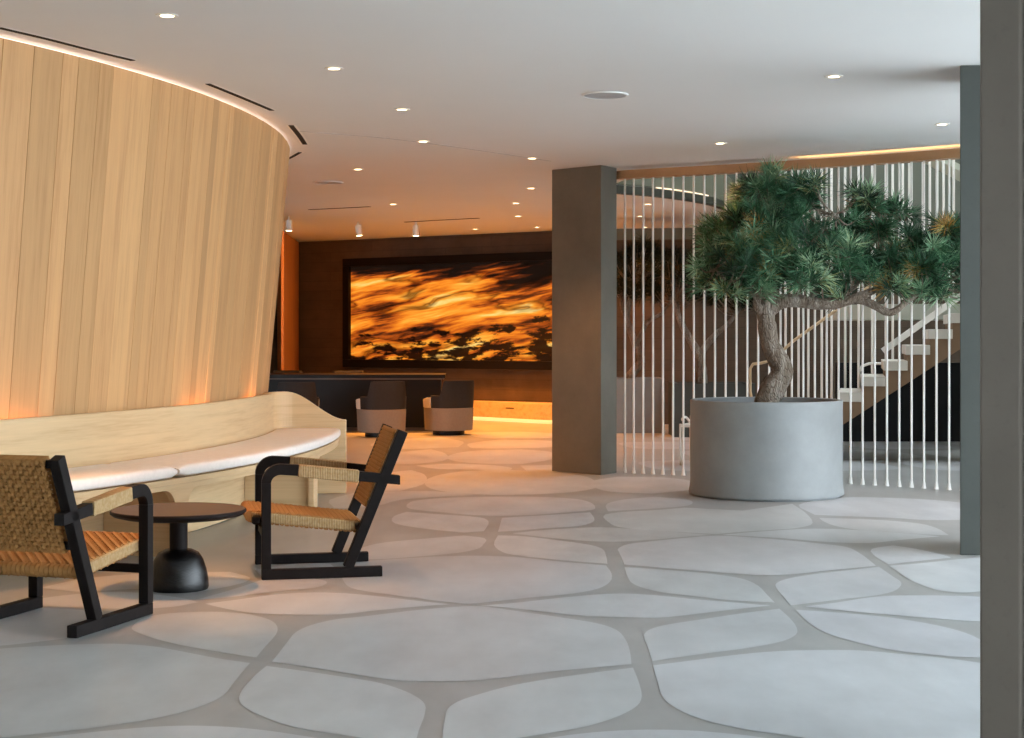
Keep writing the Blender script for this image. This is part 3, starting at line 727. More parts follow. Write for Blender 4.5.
def pine(name, label, cat, group, D, limbs, pads, seed, tufts, needles, ln, w, mat, zbase, r2=0.0):
    rnd = random.Random(seed); base = P(limbs[0][0][0], limbs[0][0][1], D); loc = Vector((base.x, D, zbase))
    t = thing(name, label, cat, loc, 0, group)
    def L(px, py, d=0): return P(px, py, D) + Vector((0, d, 0)) - loc
    bm = B(); ends = []
    for li, (pts) in enumerate(limbs):
        c = spline([L(p[0], p[1], p[2]) for p in pts], 4)
        rs = [p[3] * D / F for p in pts]
        rr = []
        for i in range(len(c)):
            q = i / (len(c) - 1) * (len(pts) - 1); j = min(int(q), len(pts) - 2); rr.append(rs[j] + (rs[j + 1] - rs[j]) * (q - j))
        if li == 0: c[0] = Vector((c[0].x, c[0].y, -0.03))
        rr = [r * rnd.uniform(0.93, 1.07) for r in rr]
        add_tube(bm, c, rr, 12 if li == 0 else 8); ends += c[len(c) // 3:] if li else c[-6:]
    fol = B(); cols = []
    for (px, py, d, r, frac) in pads:
        c = L(px, py, d); R = r * D / F
        n = max(2, int(tufts * frac))
        for _ in range(n):
            while True:
                v = Vector((rnd.uniform(-1, 1), rnd.uniform(-1, 1), rnd.uniform(-1, 1)))
                if 0.25 < v.length < 1: break
            v2 = Vector((v.x * R, v.y * R * 1.1, v.z * R * 0.8))
            q = c + v2
            ax = (Vector((v.x, v.y, v.z * 0.5 + 0.55))).normalized()
            tuft(fol, q, ax, needles, ln, w, 1.35, cols, rnd, (0.05 + rnd.betavariate(2, 2.2)) * (0.85 if rnd.random() < 0.9 else 1.3))
            # twig to the nearest limb point
            e = min(ends, key=lambda p: (p - q).length)
            mid = e.lerp(q, 0.55) + Vector((0, 0, -0.03 - 0.05 * rnd.random()))
            add_tube(bm, spline([e, mid, q - ax * 0.02], 3), [0.007 + 0.000 * i for i in range(7)], 5)
    obj('trunk', bm, M['bark'], t, smooth=True)
    me = bpy.data.meshes.new('foliage'); fol.to_mesh(me); fol.free(); me.materials.append(mat)
    o = link(bpy.data.objects.new('foliage', me), t); set_tint(o, cols); o['kind'] = 'stuff'
    return t
PD = 13.2
limbs = [
 [(766,405,0,13.5),(768,398,0,12.5),(776,384,0,12.0),(783,371,0,11.0),(777,358,0,10.0),(770,343,0,9.2),(767,325,0,9.0),(766,310,0,8.5),(770,290,0,6),(766,270,.05,5),(770,245,.05,4),(773,222,.05,3),(773,200,.05,2)],
 [(768,312,0,7.5),(780,302,-.02,7.5),(795,301,-.05,7),(815,304,-.08,6.2),(838,303,-.12,5.5),(858,296,-.15,4.6),(876,288,-.1,3.2),(892,274,-.1,2)],
 [(852,299,-.12,4.2),(867,304,-.15,4),(885,313,-.18,3.6),(900,303,-.2,3),(910,295,-.2,2.5),(928,278,-.15,1.6)],
 [(838,302,-.12,3),(845,293,-.1,2.4),(855,286,-.05,1.8),(862,270,0,1.3)],
 [(767,318,0,5),(757,307,-.05,4),(754,297,-.1,3),(742,290,-.15,2.5),(726,284,-.2,1.8),(712,270,-.2,1.2)],
 [(768,300,0,4),(760,292,.1,3),(748,270,.15,2.5),(738,245,.15,2),(730,225,.15,1.2)],
 [(770,290,0,4),(790,265,-.1,3.2),(812,240,-.15,2.4),(832,215,-.1,1.4)],
 [(808,303,-.05,4),(826,280,.1,3),(852,262,.2,2.4),(882,240,.25,1.6),(905,215,.2,1)],
 [(905,298,-.2,2.2),(914,272,-.1,2),(924,248,-.1,1.8),(942,226,-.1,1.2)],
]
pads = [(766,184,0,18,.04),(752,197,.1,18,.035),(782,196,0,18,.035),(806,190,-.1,20,.045),(800,212,-.1,20,.04),(735,215,.1,20,.04),(760,218,-.1,24,.05),(722,238,.1,20,.045),(745,240,-.15,24,.05),(775,240,-.2,26,.055),
 (712,262,0,18,.045),(735,268,-.2,24,.055),(762,268,-.2,24,.05),(795,250,-.25,24,.05),(820,236,0,22,.045),(800,275,-.25,24,.05),(828,262,-.2,26,.06),(848,240,.1,20,.04),(868,206,.15,14,.02),(882,228,.2,16,.03),
 (906,206,.2,13,.02),(852,268,-.1,24,.05),(880,262,-.1,22,.045),(905,245,-.1,20,.04),(928,250,-.15,20,.04),(948,228,-.1,16,.035),(945,265,-.15,22,.045),(920,282,-.15,18,.035),(890,284,-.15,16,.03),(958,288,-.15,14,.02),(725,288,-.15,14,.025),(752,290,-.2,14,.02),(855,222,.1,12,.015),(970,245,-.1,18,.03),(872,196,.15,15,.025),(935,288,-.2,16,.03),(912,268,-.2,18,.035),(950,246,-.2,18,.035),(706,280,.05,14,.02),(838,290,-.1,14,.02)]
pl = thing('planter', 'large round grey concrete tub holding the pine', 'planter', (0, 0, 0))
pc = Vector(((766 - CX) * PD / F, PD, 0.0015)); pl.location = pc
bm = B(); R = 0.622
add_lathe(bm, [(0.0, 0.0), (R - 0.02, 0.0), (R - 0.02, 0.016), (R + 0.011, 0.018), (R + 0.012, 0.026), (R + 0.005, 0.06), (R, 0.12), (R, 0.777), (R - 0.006, 0.783), (R - 0.034, 0.783), (R - 0.04, 0.777), (R - 0.04, 0.66), (0, 0.66)], 96)
obj('tub', bm, M['planter'], pl, smooth=True, auto=0.7)
bm = B(); add_lathe(bm, [(0, 0.665), (0, 0.73), (0.3, 0.725), (R - 0.045, 0.70), (R - 0.045, 0.665)], 48); obj('soil', bm, M['soil'], pl, smooth=True)
pine('pine_tree', 'gnarled green pine with crooked trunk growing from the grey tub', 'tree', None, PD, limbs, pads, 4, 300, 58, 0.165, 0.0034, M['needle'], 0.72)
# two darker pines in troughs at the back of the stair hall
TD = 22.0
l1 = [[(628,379,0,5),(634,371,0,4.6),(641,361,0,4.2),(637,348,0,4),(632,335,0,3.5),(627,320,0,3),(630,300,0,2.5),(636,280,0,1.8)], [(637,342,0,2.6),(648,322,0,2.2),(662,313,0,1.6),(672,300,0,1.2)], [(629,325,0,2.4),(622,305,.1,1.8),(624,285,.1,1.2)]]
p1 = [(626,268,0,20,.2),(650,262,0,22,.2),(640,285,0,20,.15),(668,268,0,18,.15),(622,290,0,14,.1),(660,290,0,14,.1),(645,252,.1,18,.15),(680,262,0,16,.1)]
pine('pine_tree', 'dark slender pine nearest the concrete column behind the rods', 'tree', None, TD, l1, p1, 7, 150, 40, 0.16, 0.004, M['needle2'], 0.70)
l2 = [[(702,381,0,6),(701,366,0,5.2),(697,352,0,4.6),(687,334,0,3.6),(679,318,0,3),(676,300,0,2)], [(699,356,0,4),(706,346,0,3.6),(716,334,0,3),(728,324,0,2.4),(740,308,0,1.6)]]
p2 = [(690,285,0,22,.2),(715,290,0,22,.2),(738,290,0,22,.2),(705,265,0,20,.15),(730,262,0,20,.15),(680,265,.1,18,.1),(755,300,0,14,.1)]
pine('pine_tree', 'dark forked pine directly behind the left edge of the tub', 'tree', None, TD - 0.9, l2, p2, 9, 150, 40, 0.16, 0.004, M['needle2'], 0.66)
def trough(x0, x1, y, d, h, label, mat):
    t = thing('planter_trough', label, 'planter', ((x0 + x1) / 2, y, 0)); w = x1 - x0
    bm = B()
    for c, s in (((0, -d / 2 + .03, h / 2), (w, .06, h)), ((0, d / 2 - .03, h / 2), (w, .06, h)), ((-w / 2 + .03, 0, h / 2), (.06, d - .12, h)), ((w / 2 - .03, 0, h / 2), (.06, d - .12, h))): add_box(bm, c, s)
    obj('trough', bm, mat, t)
    bm = B(); add_box(bm, (0, 0, h - 0.08), (w - .12, d - .12, .1)); obj('soil', bm, M['soil'], t)
trough(1.36, 2.06, 22.0, 0.8, 0.74, 'square grey concrete trough under the dark slender pine', M['planter'])
trough(2.10, 3.15, 21.1, 0.75, 0.70, 'wide dark trough under the forked pine', M['column_dark'])

# ------------------------------------------------------------------ curved oak bench with cushions
def arc_band(bm, r0, r1, z0f, z1f, t0, t1, n=60):
    """solid curved band r0..r1 with bottom/top given as functions of angle"""
    rows = []
    for k in range(n + 1):
        th = t0 + (t1 - t0) * k / n
        a, b = z0f(th), z1f(th)
        rows.append([bm.verts.new(drum(r, th, z)) for r, z in ((r0, a), (r1, a), (r1, b), (r0, b))])
    for p, q in zip(rows, rows[1:]):
        for i in range(4): bm.faces.new((p[i], p[(i + 1) % 4], q[(i + 1) % 4], q[i]))
    bm.faces.new(rows[0][::-1]); bm.faces.new(rows[-1])
def uvarc(o, loc=Vector((0, 0, 0))):
    set_uv(o, lambda co, lp: (math.atan2(co.y + loc.y - DC.y, co.x + loc.x - DC.x) * 9.0 + (co.x + loc.x) * 0.3, co.z))
def bench():
    rad = math.radians
    RB, RF, ZS = 8.885, 9.42, 0.475
    t0, t1 = rad(-37), rad(4.6)
    t = thing('curved_bench', 'long curved pale oak bench with high back along the plank wall', 'bench', (0, 0, 0))
    # seat board
    bm = B(); arc_band(bm, RB, RF, lambda a: ZS - 0.035, lambda a: ZS, t0, t1, 80); o = obj('seat_board', bm, M['oak'], t, bevel=0.004); uvarc(o)
    # back with the S-curved end that wraps round to the front edge: a swept panel
    path = [(RB, t0 + (t1 - rad(1.1) - t0) * k / 70) for k in range(71)]
    pts = [drum(r, a) for r, a in path]
    cr = 0.17
    e0 = pts[-1]; tan = (pts[-1] - pts[-2]).normalized(); nor = Vector((tan.y, -tan.x, 0))
    for k in range(1, 11):
        a = (PI / 2) * k / 10
        pts.append(e0 + tan * (cr * math.sin(a)) + nor * (cr * (1 - math.cos(a))))
    e1 = pts[-1]; Lr = 0.56 - cr + 0.03
    for k in range(1, 15): pts.append(e1 + nor * (Lr * k / 14))
    L = [0]
    for a, b in zip(pts, pts[1:]): L.append(L[-1] + (b - a).length)
    Ltot = L[-1]
    def ztop(s):
        d = Ltot - s; w = 0.50
        if d >= w: return 0.85
        q = d / w; q2 = q * q * (3 - 2 * q)
        return 0.615 + 0.235 * q2
    bm = B(); rows = []; th = 0.035
    for i, p in enumerate(pts):
        d = (pts[min(i + 1, len(pts) - 1)] - pts[max(i - 1, 0)]).normalized(); n = Vector((-d.y, d.x, 0))
        zt = ztop(L[i])
        rows.append([bm.verts.new(p + Vector((0, 0, 0.005))), bm.verts.new(p + n * th + Vector((0, 0, 0.005))), bm.verts.new(p + n * th + Vector((0, 0, zt))), bm.verts.new(p + Vector((0, 0, zt)))])
    for p, q in zip(rows, rows[1:]):
        for i in range(4): bm.faces.new((p[i], p[(i + 1) % 4], q[(i + 1) % 4], q[i]))
    bm.faces.new(rows[0][::-1]); bm.faces.new(rows[-1])
    o = obj('back_panel', bm, M['oak'], t, bevel=0.006)
    set_uv(o, lambda co, lp: (math.atan2(co.y - DC.y, co.x - DC.x) * 9.0 + max(0, (Vector((co.x, co.y, 0)) - DC).length - RB), co.z))
    # arched front: one apron with piers
    piers = [rad(-35.2), rad(-19.3), rad(-4.7)]
    hw = rad(0.42)
    def zlow(a):
        d = min(abs(a - p) for p in piers); d = min(d, abs(a - (t1 + rad(1.0))))
        x = (d - hw) * 9.4
        if x <= 0: return 0.005
        r = 0.12
        if x < r: return ZS - 0.062 - r + math.sqrt(max(0, r * r - (r - x) ** 2))
        return ZS - 0.062
    bm = B(); n = 420; rows = []
    r0, r1 = RF - 0.045, RF - 0.008
    arc_band(bm, r0, r1, lambda a: ZS - 0.062, lambda a: ZS - 0.036, t0, t1, 90)
    o = obj('apron', bm, M['oak'], t); uvarc(o)
    for p in piers:
        bm = B(); k = 40; a0, a1 = p - hw - 0.125 / 9.4, p + hw + 0.125 / 9.4
        if a0 < t0: a0 = t0 + 0.0005
        arc_band(bm, r0, r1, zlow, lambda a: ZS - 0.062, a0, a1, 64)
        o = obj('front_pier', bm, M['oak'], t); uvarc(o)
        bm = B(); arc_band(bm, RB + 0.005, r0 - 0.002, lambda a: 0.005, lambda a: ZS - 0.036, p - rad(0.12), p + rad(0.12), 2)
        o = obj('partition', bm, M['oak'], t); uvarc(o)
    # cushions: things that lie on the bench
    def cushion(a0, a1, label):
        bm = B(); n = 50; r0, r1 = RB + 0.012, RF + 0.015; z0, z1 = ZS + 0.002, ZS + 0.078; k = 8
        prof = []
        for i in range(4 * k):
            u = 2 * PI * i / (4 * k); c, s = math.cos(u), math.sin(u)
            prof.append((math.copysign(abs(c) ** 0.22, c), math.copysign(abs(s) ** 0.5, s)))
        rings = []
        for j in range(n + 1):
            q = j / n; a = a0 + (a1 - a0) * q
            e = min(q, 1 - q) * (a1 - a0) * 9.2; sh = 1 - 0.5 * max(0, 1 - e / 0.05) ** 2
            rings.append([bm.verts.new(drum((r0 + r1) / 2 + (r1 - r0) / 2 * c * (1 - (1 - sh) * 0.06), a, (z0 + z1) / 2 + (z1 - z0) / 2 * s * sh)) for c, s in prof])
        m = len(prof)
        for p, q in zip(rings, rings[1:]):
            for i in range(m): bm.faces.new((p[i], p[(i + 1) % m], q[(i + 1) % m], q[i]))
        bm.faces.new(rings[0][::-1]); bm.faces.new(rings[-1])
        o = obj('seat_cushion', bm, M['cushion'], None, smooth=True, auto=1.1); tag(o, label, 'cushion', 'cream cushions on the curved bench')
    cushion(rad(-36.5), rad(-19.75), 'cream seat cushion on the bench behind the left woven chair')
    cushion(rad(-19.6), rad(4.3), 'cream seat cushion reaching the sloping far end of the bench')
bench()

# ------------------------------------------------------------------ woven armchairs
def weave(bm, O, U, V, nu, nv, wu, wv, amp=0.0035, th=0.0035, sag=0.0):
    """cords woven over a panel: O corner, U and V edge vectors"""
    N = U.cross(V).normalized()
    def pos(u, v, h): return O + U * u + V * v + N * (h - sag * 4 * u * (1 - u))
    def ribbon(fn, side, n):
        rows = []
        for i in range(n + 1):
            a, b = fn(i / n)
            rows.append([bm.verts.new(a + N * th / 2), bm.verts.new(b + N * th / 2), bm.verts.new(b - N * th / 2), bm.verts.new(a - N * th / 2)])
        for p, q in zip(rows, rows[1:]):
            for k in range(4): bm.faces.new((p[k], p[(k + 1) % 4], q[(k + 1) % 4], q[k]))
        bm.faces.new(rows[0][::-1]); bm.faces.new(rows[-1])
    for i in range(nu):
        u = (i + 0.5) / nu; hw = wu / U.length / 2
        def fn(t, u=u, i=i):
            h = amp * math.sin(PI * nv * t + PI * (i % 2) + 0 * PI / 2)
            return pos(u - hw, t, h), pos(u + hw, t, h)
        ribbon(fn, 0, nv * 2)
    for j in range(nv):
        v = (j + 0.5) / nv; hw = wv / V.length / 2
        def fn(t, v=v, j=j):
            h = -amp * math.sin(PI * nu * t + PI * (j % 2))
            return pos(t, v - hw, h), pos(t, v + hw, h)
        ribbon(fn, 1, nu * 2)
def armchair(label, loc, rotz):
    t = thing('woven_armchair', label, 'chair', loc, rotz, 'woven armchairs')
    Wd = 0.645; fw = 0.05
    xs = Wd / 2 - fw / 2                # centre of the side frames
    Y = lambda s: -s                    # s runs from the front of the skid to the back
    def zarm(s): return 0.62 - 0.034 - (s / 0.743) * 0.066
    for sg in (-1, 1):
        x = sg * xs
        bm = B(); add_box(bm, (x, Y(0.324), 0.027), (fw, 0.648, 0.054)); obj('skid', bm, M['black'], t, bevel=0.004)
        # front leg bending into the armrest: one bent piece, leg part and arm part
        bm = B(); add_box(bm, (x, Y(0.025), 0.054 + (0.515 - 0.054) / 2), (fw, 0.05, 0.515 - 0.054)); obj('front_leg', bm, M['black'], t, bevel=0.003)
        bm = B(); prof = []
        outer, inner = [], []
        for k in range(9):
            a = PI / 2 * k / 8
            outer.append((0.10 - 0.10 * math.cos(a), 0.515 + 0.103 * math.sin(a)))
            inner.append((0.10 - 0.05 * math.cos(a), 0.515 + 0.045 * math.sin(a)))
        outer += [(0.19, 0.612), (0.745, zarm(0.745) + 0.025)]; inner += [(0.19, 0.553), (0.745, zarm(0.745) - 0.025)]
        poly = outer + inner[::-1]
        lo = [bm.verts.new((x - fw / 2, Y(s), z)) for s, z in poly]; hi = [bm.verts.new((x + fw / 2, Y(s), z)) for s, z in poly]
        bm.faces.new(lo); bm.faces.new(hi[::-1]); n = len(poly)
        for i in range(n): bm.faces.new((lo[i], lo[(i + 1) % n], hi[(i + 1) % n], hi[i]))
        arm = obj('armrest', bm, M['black'], t, bevel=0.003)
        bm = B(); add_bar(bm, (x, Y(0.195), zarm(0.195) + 0.012), (x, Y(0.52), zarm(0.52) + 0.004), fw + 0.014, 0.066)
        w = obj('arm_wrap', bm, M['wrap'], arm, bevel=0.006, seg=3); w['label'] = 'pale paper cord wrapped round the armrest'
        # back post, outside the woven back
        bm = B(); add_bar(bm, (x, Y(0.462), 0.052), (x, Y(0.762), 0.786), fw, 0.056, up=(0, -1, 0.4)); obj('back_post', bm, M['black'], t, bevel=0.004)
    # rails
    inner_w = Wd - 2 * fw
    bd = Vector((0, -(0.768 - 0.462), 0.748)).normalized()          # up the back
    fwd = Vector((0, bd.z, -bd.y)).normalized()
    def bp(s): return Vector((0, Y(0.462), 0.052)) + bd * s
    bm = B(); add_bar(bm, (-xs, Y(-0.025), 0.318), (xs, Y(-0.025), 0.318), 0.05, 0.05); obj('front_rail', bm, M['black'], t, bevel=0.015, seg=3)
    bm = B(); add_bar(bm, (-xs, Y(0.03), 0.215), (xs, Y(0.03), 0.215), 0.03, 0.04); obj('stretcher', bm, M['black'], t, bevel=0.004)
    bm = B(); add_bar(bm, (-xs, Y(0.522), 0.270), (xs, Y(0.522), 0.270), 0.035, 0.04); obj('rear_rail', bm, M['black'], t, bevel=0.01)
    for s in (0.758, 0.362):
        c = bp(s) + fwd * 0.008; bm = B(); add_bar(bm, (-xs, c.y, c.z), (xs, c.y, c.z), 0.032, 0.036); obj('back_rail', bm, M['black'], t, bevel=0.01)
    # woven back: two skins over the rails
    pw = inner_w - 0.065
    fwd = Vector((0, bd.z, -bd.y)).normalized()
    bm = B()
    for off in (-0.012, 0.028):
        o = bp(0.345) + fwd * off; weave(bm, Vector((-pw / 2, o.y, o.z)), Vector((pw, 0, 0)), bd * 0.432, 21, 20, 0.0155, 0.0165, amp=0.006, th=0.0045)
    n = 22
    for s in (0.345, 0.776):          # cords going round top and bottom rail
        for i in range(n):
            c = bp(s) + fwd * 0.008; xx = -pw / 2 + (i + 0.5) * pw / n
            add_bar(bm, (xx - 0.0095, c.y, c.z), (xx + 0.0095, c.y, c.z), 0.02, 0.046, up=fwd)
    obj('backrest', bm, M['cord'], t)
    # woven seat with wrapped side edges
    sw = inner_w - 0.02
    f0, f1 = Vector((0, Y(-0.055), 0.340)), Vector((0, Y(0.525), 0.272))
    V = f1 - f0
    sn = Vector((0, V.z, -V.y)).normalized()
    bm = B()
    for off in (0.022, -0.03):
        o = f0 + sn * off; weave(bm, Vector((-sw / 2, o.y, o.z)), Vector((sw, 0, 0)), V, 22, 22, 0.0185, 0.0205, amp=0.008, th=0.005)
    seat = obj('seat', bm, M['cord'], t)
    bm = B()
    pts = [Vector((0, 0, 0)) for _ in range(2)]
    c = f0 - sn * 0.004
    ring = []
    for i in range(22):
        xx = -sw / 2 + (i + 0.5) * sw / 22
        add_tube(bm, [(xx - 0.0103, c.y, c.z), (xx + 0.0103, c.y, c.z)], 0.032, 10)
    rb = B(); c = f1 - sn * 0.004
    for i in range(22):
        xx = -sw / 2 + (i + 0.5) * sw / 22
        add_tube(rb, [(xx - 0.0103, c.y, c.z), (xx + 0.0103, c.y, c.z)], 0.031, 10)
    obj('seat_rear_roll', rb, M['cord'], seat, smooth=True, auto=0.8)
    obj('seat_front_roll', bm, M['cord'], seat, smooth=True, auto=0.8)
    for sg in (-1, 1):
        bm = B(); x = sg * (sw / 2 - 0.004)
        add_bar(bm, (x, f0.y, f0.z - 0.004), (x, f1.y, f1.z - 0.004), 0.024, 0.054); w = obj('seat_edge_wrap', bm, M['wrap'], seat, bevel=0.01, seg=3)
        w['label'] = 'pale cord wrapped along the seat side'
    return t
f1 = Vector((0.295, 0.955, 0)); f2 = Vector((-0.977, -0.214, 0))
armchair('woven cord armchair with black frame cut by the left edge, seen from behind', (-1.990, 7.60, 0.002), math.atan2(-f1.x, f1.y))
armchair('woven cord armchair with black frame seen side-on right of the round table', (-1.404, 8.85, 0.002), math.atan2(-f2.x, f2.y))

# ------------------------------------------------------------------ round side table
t = thing('side_table', 'low round black table with walnut top and bell-shaped foot between the armchairs', 'table', (-1.719, 8.25, 0.002))
bm = B(); add_lathe(bm, [(0, 0.0), (0.149, 0.0), (0.154, 0.012), (0.151, 0.05), (0.142, 0.10), (0.126, 0.15), (0.103, 0.187), (0.07, 0.204), (0.05, 0.208), (0, 0.208)], 64); obj('foot', bm, M['char'], t, smooth=True, auto=0.9)
bm = B(); add_lathe(bm, [(0, 0.2), (0.046, 0.2), (0.046, 0.375), (0, 0.375)], 40); obj('stem', bm, M['black'], t, smooth=True, auto=0.9)
bm = B(); add_lathe(bm, [(0, 0.370), (0.28, 0.370), (0.33, 0.383), (0.345, 0.395), (0.346, 0.404), (0.342, 0.409), (0, 0.4095)], 96); top = obj('tabletop', bm, M['black'], t, smooth=True, auto=0.5)
bm = B(); add_lathe(bm, [(0, 0.4096), (0.338, 0.4096), (0.338, 0.4112), (0, 0.4115)], 96); obj('walnut_face', bm, M['walnut'], top)

# ------------------------------------------------------------------ dark desk and tub chairs
t = thing('long_desk', 'long black desk with a thin top in front of the glowing picture', 'desk', (0, 0, 0))
da, db = Vector((-3.9, 21.98, 0)), P(445, 375, 21.9)
db.z = 0; dd = (db - da).normalized(); dn = Vector((-dd.y, dd.x, 0))
def quad(a, b, n0, n1): return [a + dn * n0, b + dn * n0 + Vector((-0.045 * n0, 0, 0)), b + dn * n1 + Vector((-0.05 * n1, 0, 0)), a + dn * n1]
bm = B(); add_prism(bm, quad(da, db, 0, 0.95), 0.735, 0.785); obj('desk_top', bm, M['desk'], t, bevel=0.003)
bm = B(); add_prism(bm, quad(da, db - dd * 0.02, 0.012, 0.94), 0.715, 0.735); obj('edge_trim', bm, M['desk_edge'], t)
bm = B(); add_prism(bm, quad(da, db - dd * 0.06, 0.20, 0.75), 0.05, 0.715); obj('front_panel', bm, M['desk'], t)
bm = B(); add_prism(bm, quad(da, db - dd * 0.08, 0.22, 0.73), 0.0, 0.05); obj('plinth', bm, M['desk_edge'], t)
def tub_chair(label, loc, rotz, sz=1.0):
    t = thing('tub_chair', label, 'chair', loc, rotz, 'tub chairs at the long desk'); t.scale = (1, 1, sz)
    # local: back towards -Y, front +Y
    def shell(z0f, z1f, r0, r1, a0, a1, n=40, ry=1.0, flare=0.0):
        bm = B(); rows = []
        for k in range(n + 1):
            a = a0 + (a1 - a0) * k / n
            c, s = math.cos(a), math.sin(a); z0, z1 = z0f(a), z1f(a)
            def pt(r, z):
                q = 1 + flare * (z - 0.06)
                return bm.verts.new((math.copysign(abs(c) ** 0.75, c) * r * q, math.copysign(abs(s) ** 0.75, s) * r * ry * q, z))
            rows.append([pt(r0, z0), pt(r1, z0), pt(r1, z1), pt(r0, z1)])
        for p, q in zip(rows, rows[1:]):
            for i in range(4): bm.faces.new((p[i], p[(i + 1) % 4], q[(i + 1) % 4], q[i]))
        bm.faces.new(rows[0][::-1]); bm.faces.new(rows[-1]); return bm
    R0, R1 = 0.24, 0.295
    lo = -PI / 2
    def arm(a):
        d = abs(((a - lo + PI) % (2 * PI)) - PI)      # angle from the back
        return 0.725 if d < 0.72 else (0.725 - 0.20 * min(1, (d - 0.72) / 0.22) if d < 1.3 else 0.525)
    obj('lower_shell', shell(lambda a: 0.06, lambda a: 0.36, R0, R1, lo - 2.3, lo + 2.3, 60, flare=0.15), M['taupe'], t, bevel=0.01)
    obj('upper_shell', shell(lambda a: 0.36, arm, R0 + 0.004, R1 - 0.004, lo - 1.5, lo + 1.5, 70, flare=0.15), M['slate'], t, bevel=0.01)
    for sg in (-1, 1):
        aa = lo + sg * 1.9
        obj('arm_pad', shell(lambda a: 0.36, lambda a: 0.50 - 0.05 * abs(a - (lo + sg * 1.5)), R0, R1 + 0.004, min(lo + sg * 1.5, lo + sg * 2.3), max(lo + sg * 1.5, lo + sg * 2.3), 16, flare=0.15), M['cream'], t, bevel=0.012)
    bm = B(); add_lathe(bm, [(0, 0.2), (0.245, 0.2), (0.25, 0.38), (0.23, 0.42), (0, 0.43)], 40); obj('seat_pad', bm, M['cream'], t, smooth=True, auto=0.9)
    bm = B(); add_lathe(bm, [(0, 0.0), (0.21, 0.0), (0.215, 0.02), (0.21, 0.065), (0, 0.065)], 40); obj('base', bm, M['desk'], t, smooth=True, auto=0.7)
    bm = B(); add_bar(bm, (-0.05, -0.307, 0.66), (0.05, -0.307, 0.66), 0.012, 0.016); obj('pull_handle', bm, M['chrome'], t, bevel=0.003)
    return t
def tubpos(px, py_bottom): 
    g = G(px, py_bottom); return Vector((g.x, g.y + 0.22, 0.002))
tub_chair('grey and taupe tub chair at the desk, middle of the near side', tubpos(380, 437.5), math.radians(24))
tub_chair('grey and taupe tub chair at the right end of the desk', tubpos(448, 435.5), math.radians(34))
tub_chair('dark tub chair at the desk partly behind the bench end', tubpos(292, 439), math.radians(14))
fa = P(282, 372, 23.55); fb = P(349, 372, 23.35)
tub_chair('tub chair on the far side of the desk beside the orange wall, top showing', (fa.x, fa.y + 0.1, 0.002), math.radians(175), 1.1)
tub_chair('tub chair on the far side of the desk below the picture corner', (fb.x, fb.y + 0.1, 0.002), math.radians(190), 1.1)

# ------------------------------------------------------------------ white tube chair behind the tub
t = thing('tube_chair', 'white bent tube chair half hidden left of the concrete tub', 'chair', (G(712, 466).x, G(712, 466).y + 0.2, 0.002), math.radians(-20))
def tubepart(nm, pts, r=0.013): 
    bm = B(); add_tube(bm, spline([Vector(p) for p in pts], 4), r, 8); obj(nm, bm, M['steel'], t, smooth=True)
for sg in (-1, 1):
    tubepart('leg', [(sg * .25, .22, 0), (sg * .25, .22, .3), (sg * .25, .22, .42)])
    tubepart('leg', [(sg * .25, -.22, 0), (sg * .25, -.22, .3), (sg * .25, -.22, .42)])
    tubepart('arm', [(sg * .25, .22, .42), (sg * .25, .24, .40), (sg * .27, .1, .47), (sg * .26, -.1, .46), (sg * .22, -.22, .45)])
bm = B(); add_box(bm, (0, 0, .40), (.5, .46, .03)); obj('seat', bm, M['steel'], t, bevel=.01)
tubepart('backrest', [(-.25, .22, .42), (-.24, .27, .52), (0, .3, .55), (.24, .27, .52), (.25, .22, .42)])

# ------------------------------------------------------------------ ceiling fittings
def spot(name, loc, target, watts, angle, blend=0.5, col=WARM, parent=None, rad=0.03):
    l = bpy.data.lights.new(name, 'SPOT'); l.energy = watts; l.color = col; l.spot_size = math.radians(angle); l.spot_blend = blend; l.shadow_soft_size = rad
    o = bpy.data.objects.new(name, l); d = Vector(target) - Vector(loc)
    if parent is not None: o.location = Vector(loc) - parent.location; link(o, parent)
    else: o.location = loc; link(o)
    o.rotation_euler = d.to_track_quat('-Z', 'Y').to_euler(); return o
LIGHTS = [
 (167, 15, 1.7, 54, 'recessed ceiling spotlight directly above the round table'),
 (334, 68, 0.5, 75, 'recessed ceiling spotlight above the side-on armchair, second along the plank wall'),
 (402, 109, 0.3, 80, 'recessed ceiling spotlight third in the line leading to the back'),
 (423, 141, 0.4, 80, 'recessed ceiling spotlight fourth in the line leading to the back'),
 (358, 169, 2.4, 85, 'recessed ceiling spotlight behind the drum edge, above the floor before the desk'),
 (393, 204, 2.8, 85, 'recessed ceiling spotlight near the ceiling slot over the desk'),
 (532, 158, 0.7, 85, 'recessed ceiling spotlight just left of the column top'),
 (531, 188, 1.9, 85, 'recessed ceiling spotlight second down beside the column'),
 (516, 203, 1.9, 85, 'recessed ceiling spotlight third down beside the column'),
 (518, 216, 1.9, 85, 'recessed ceiling spotlight lowest of the line beside the column'),
 (834, 76, 0.12, 70, 'recessed ceiling spotlight alone between speaker and right columns'),
 (720, 143, 0.35, 75, 'recessed ceiling spotlight right above the pine'),
 (942, 124, 0.35, 70, 'recessed ceiling spotlight beside the dark right column'),
 (648, 204, 0.4, 80, 'ceiling spotlight behind the rods, highest of three'),
 (640, 216, 0.8, 80, 'ceiling spotlight behind the rods, leftmost of three'),
 (645, 227, 0.8, 80, 'ceiling spotlight behind the rods, lowest of three'),
 (475, 229, 2.8, 110, 'round ceiling wall washer over the middle of the picture'),
 (537, 227, 1.8, 110, 'round ceiling wall washer over the right of the picture'),
]
ring_me = lens_me = None
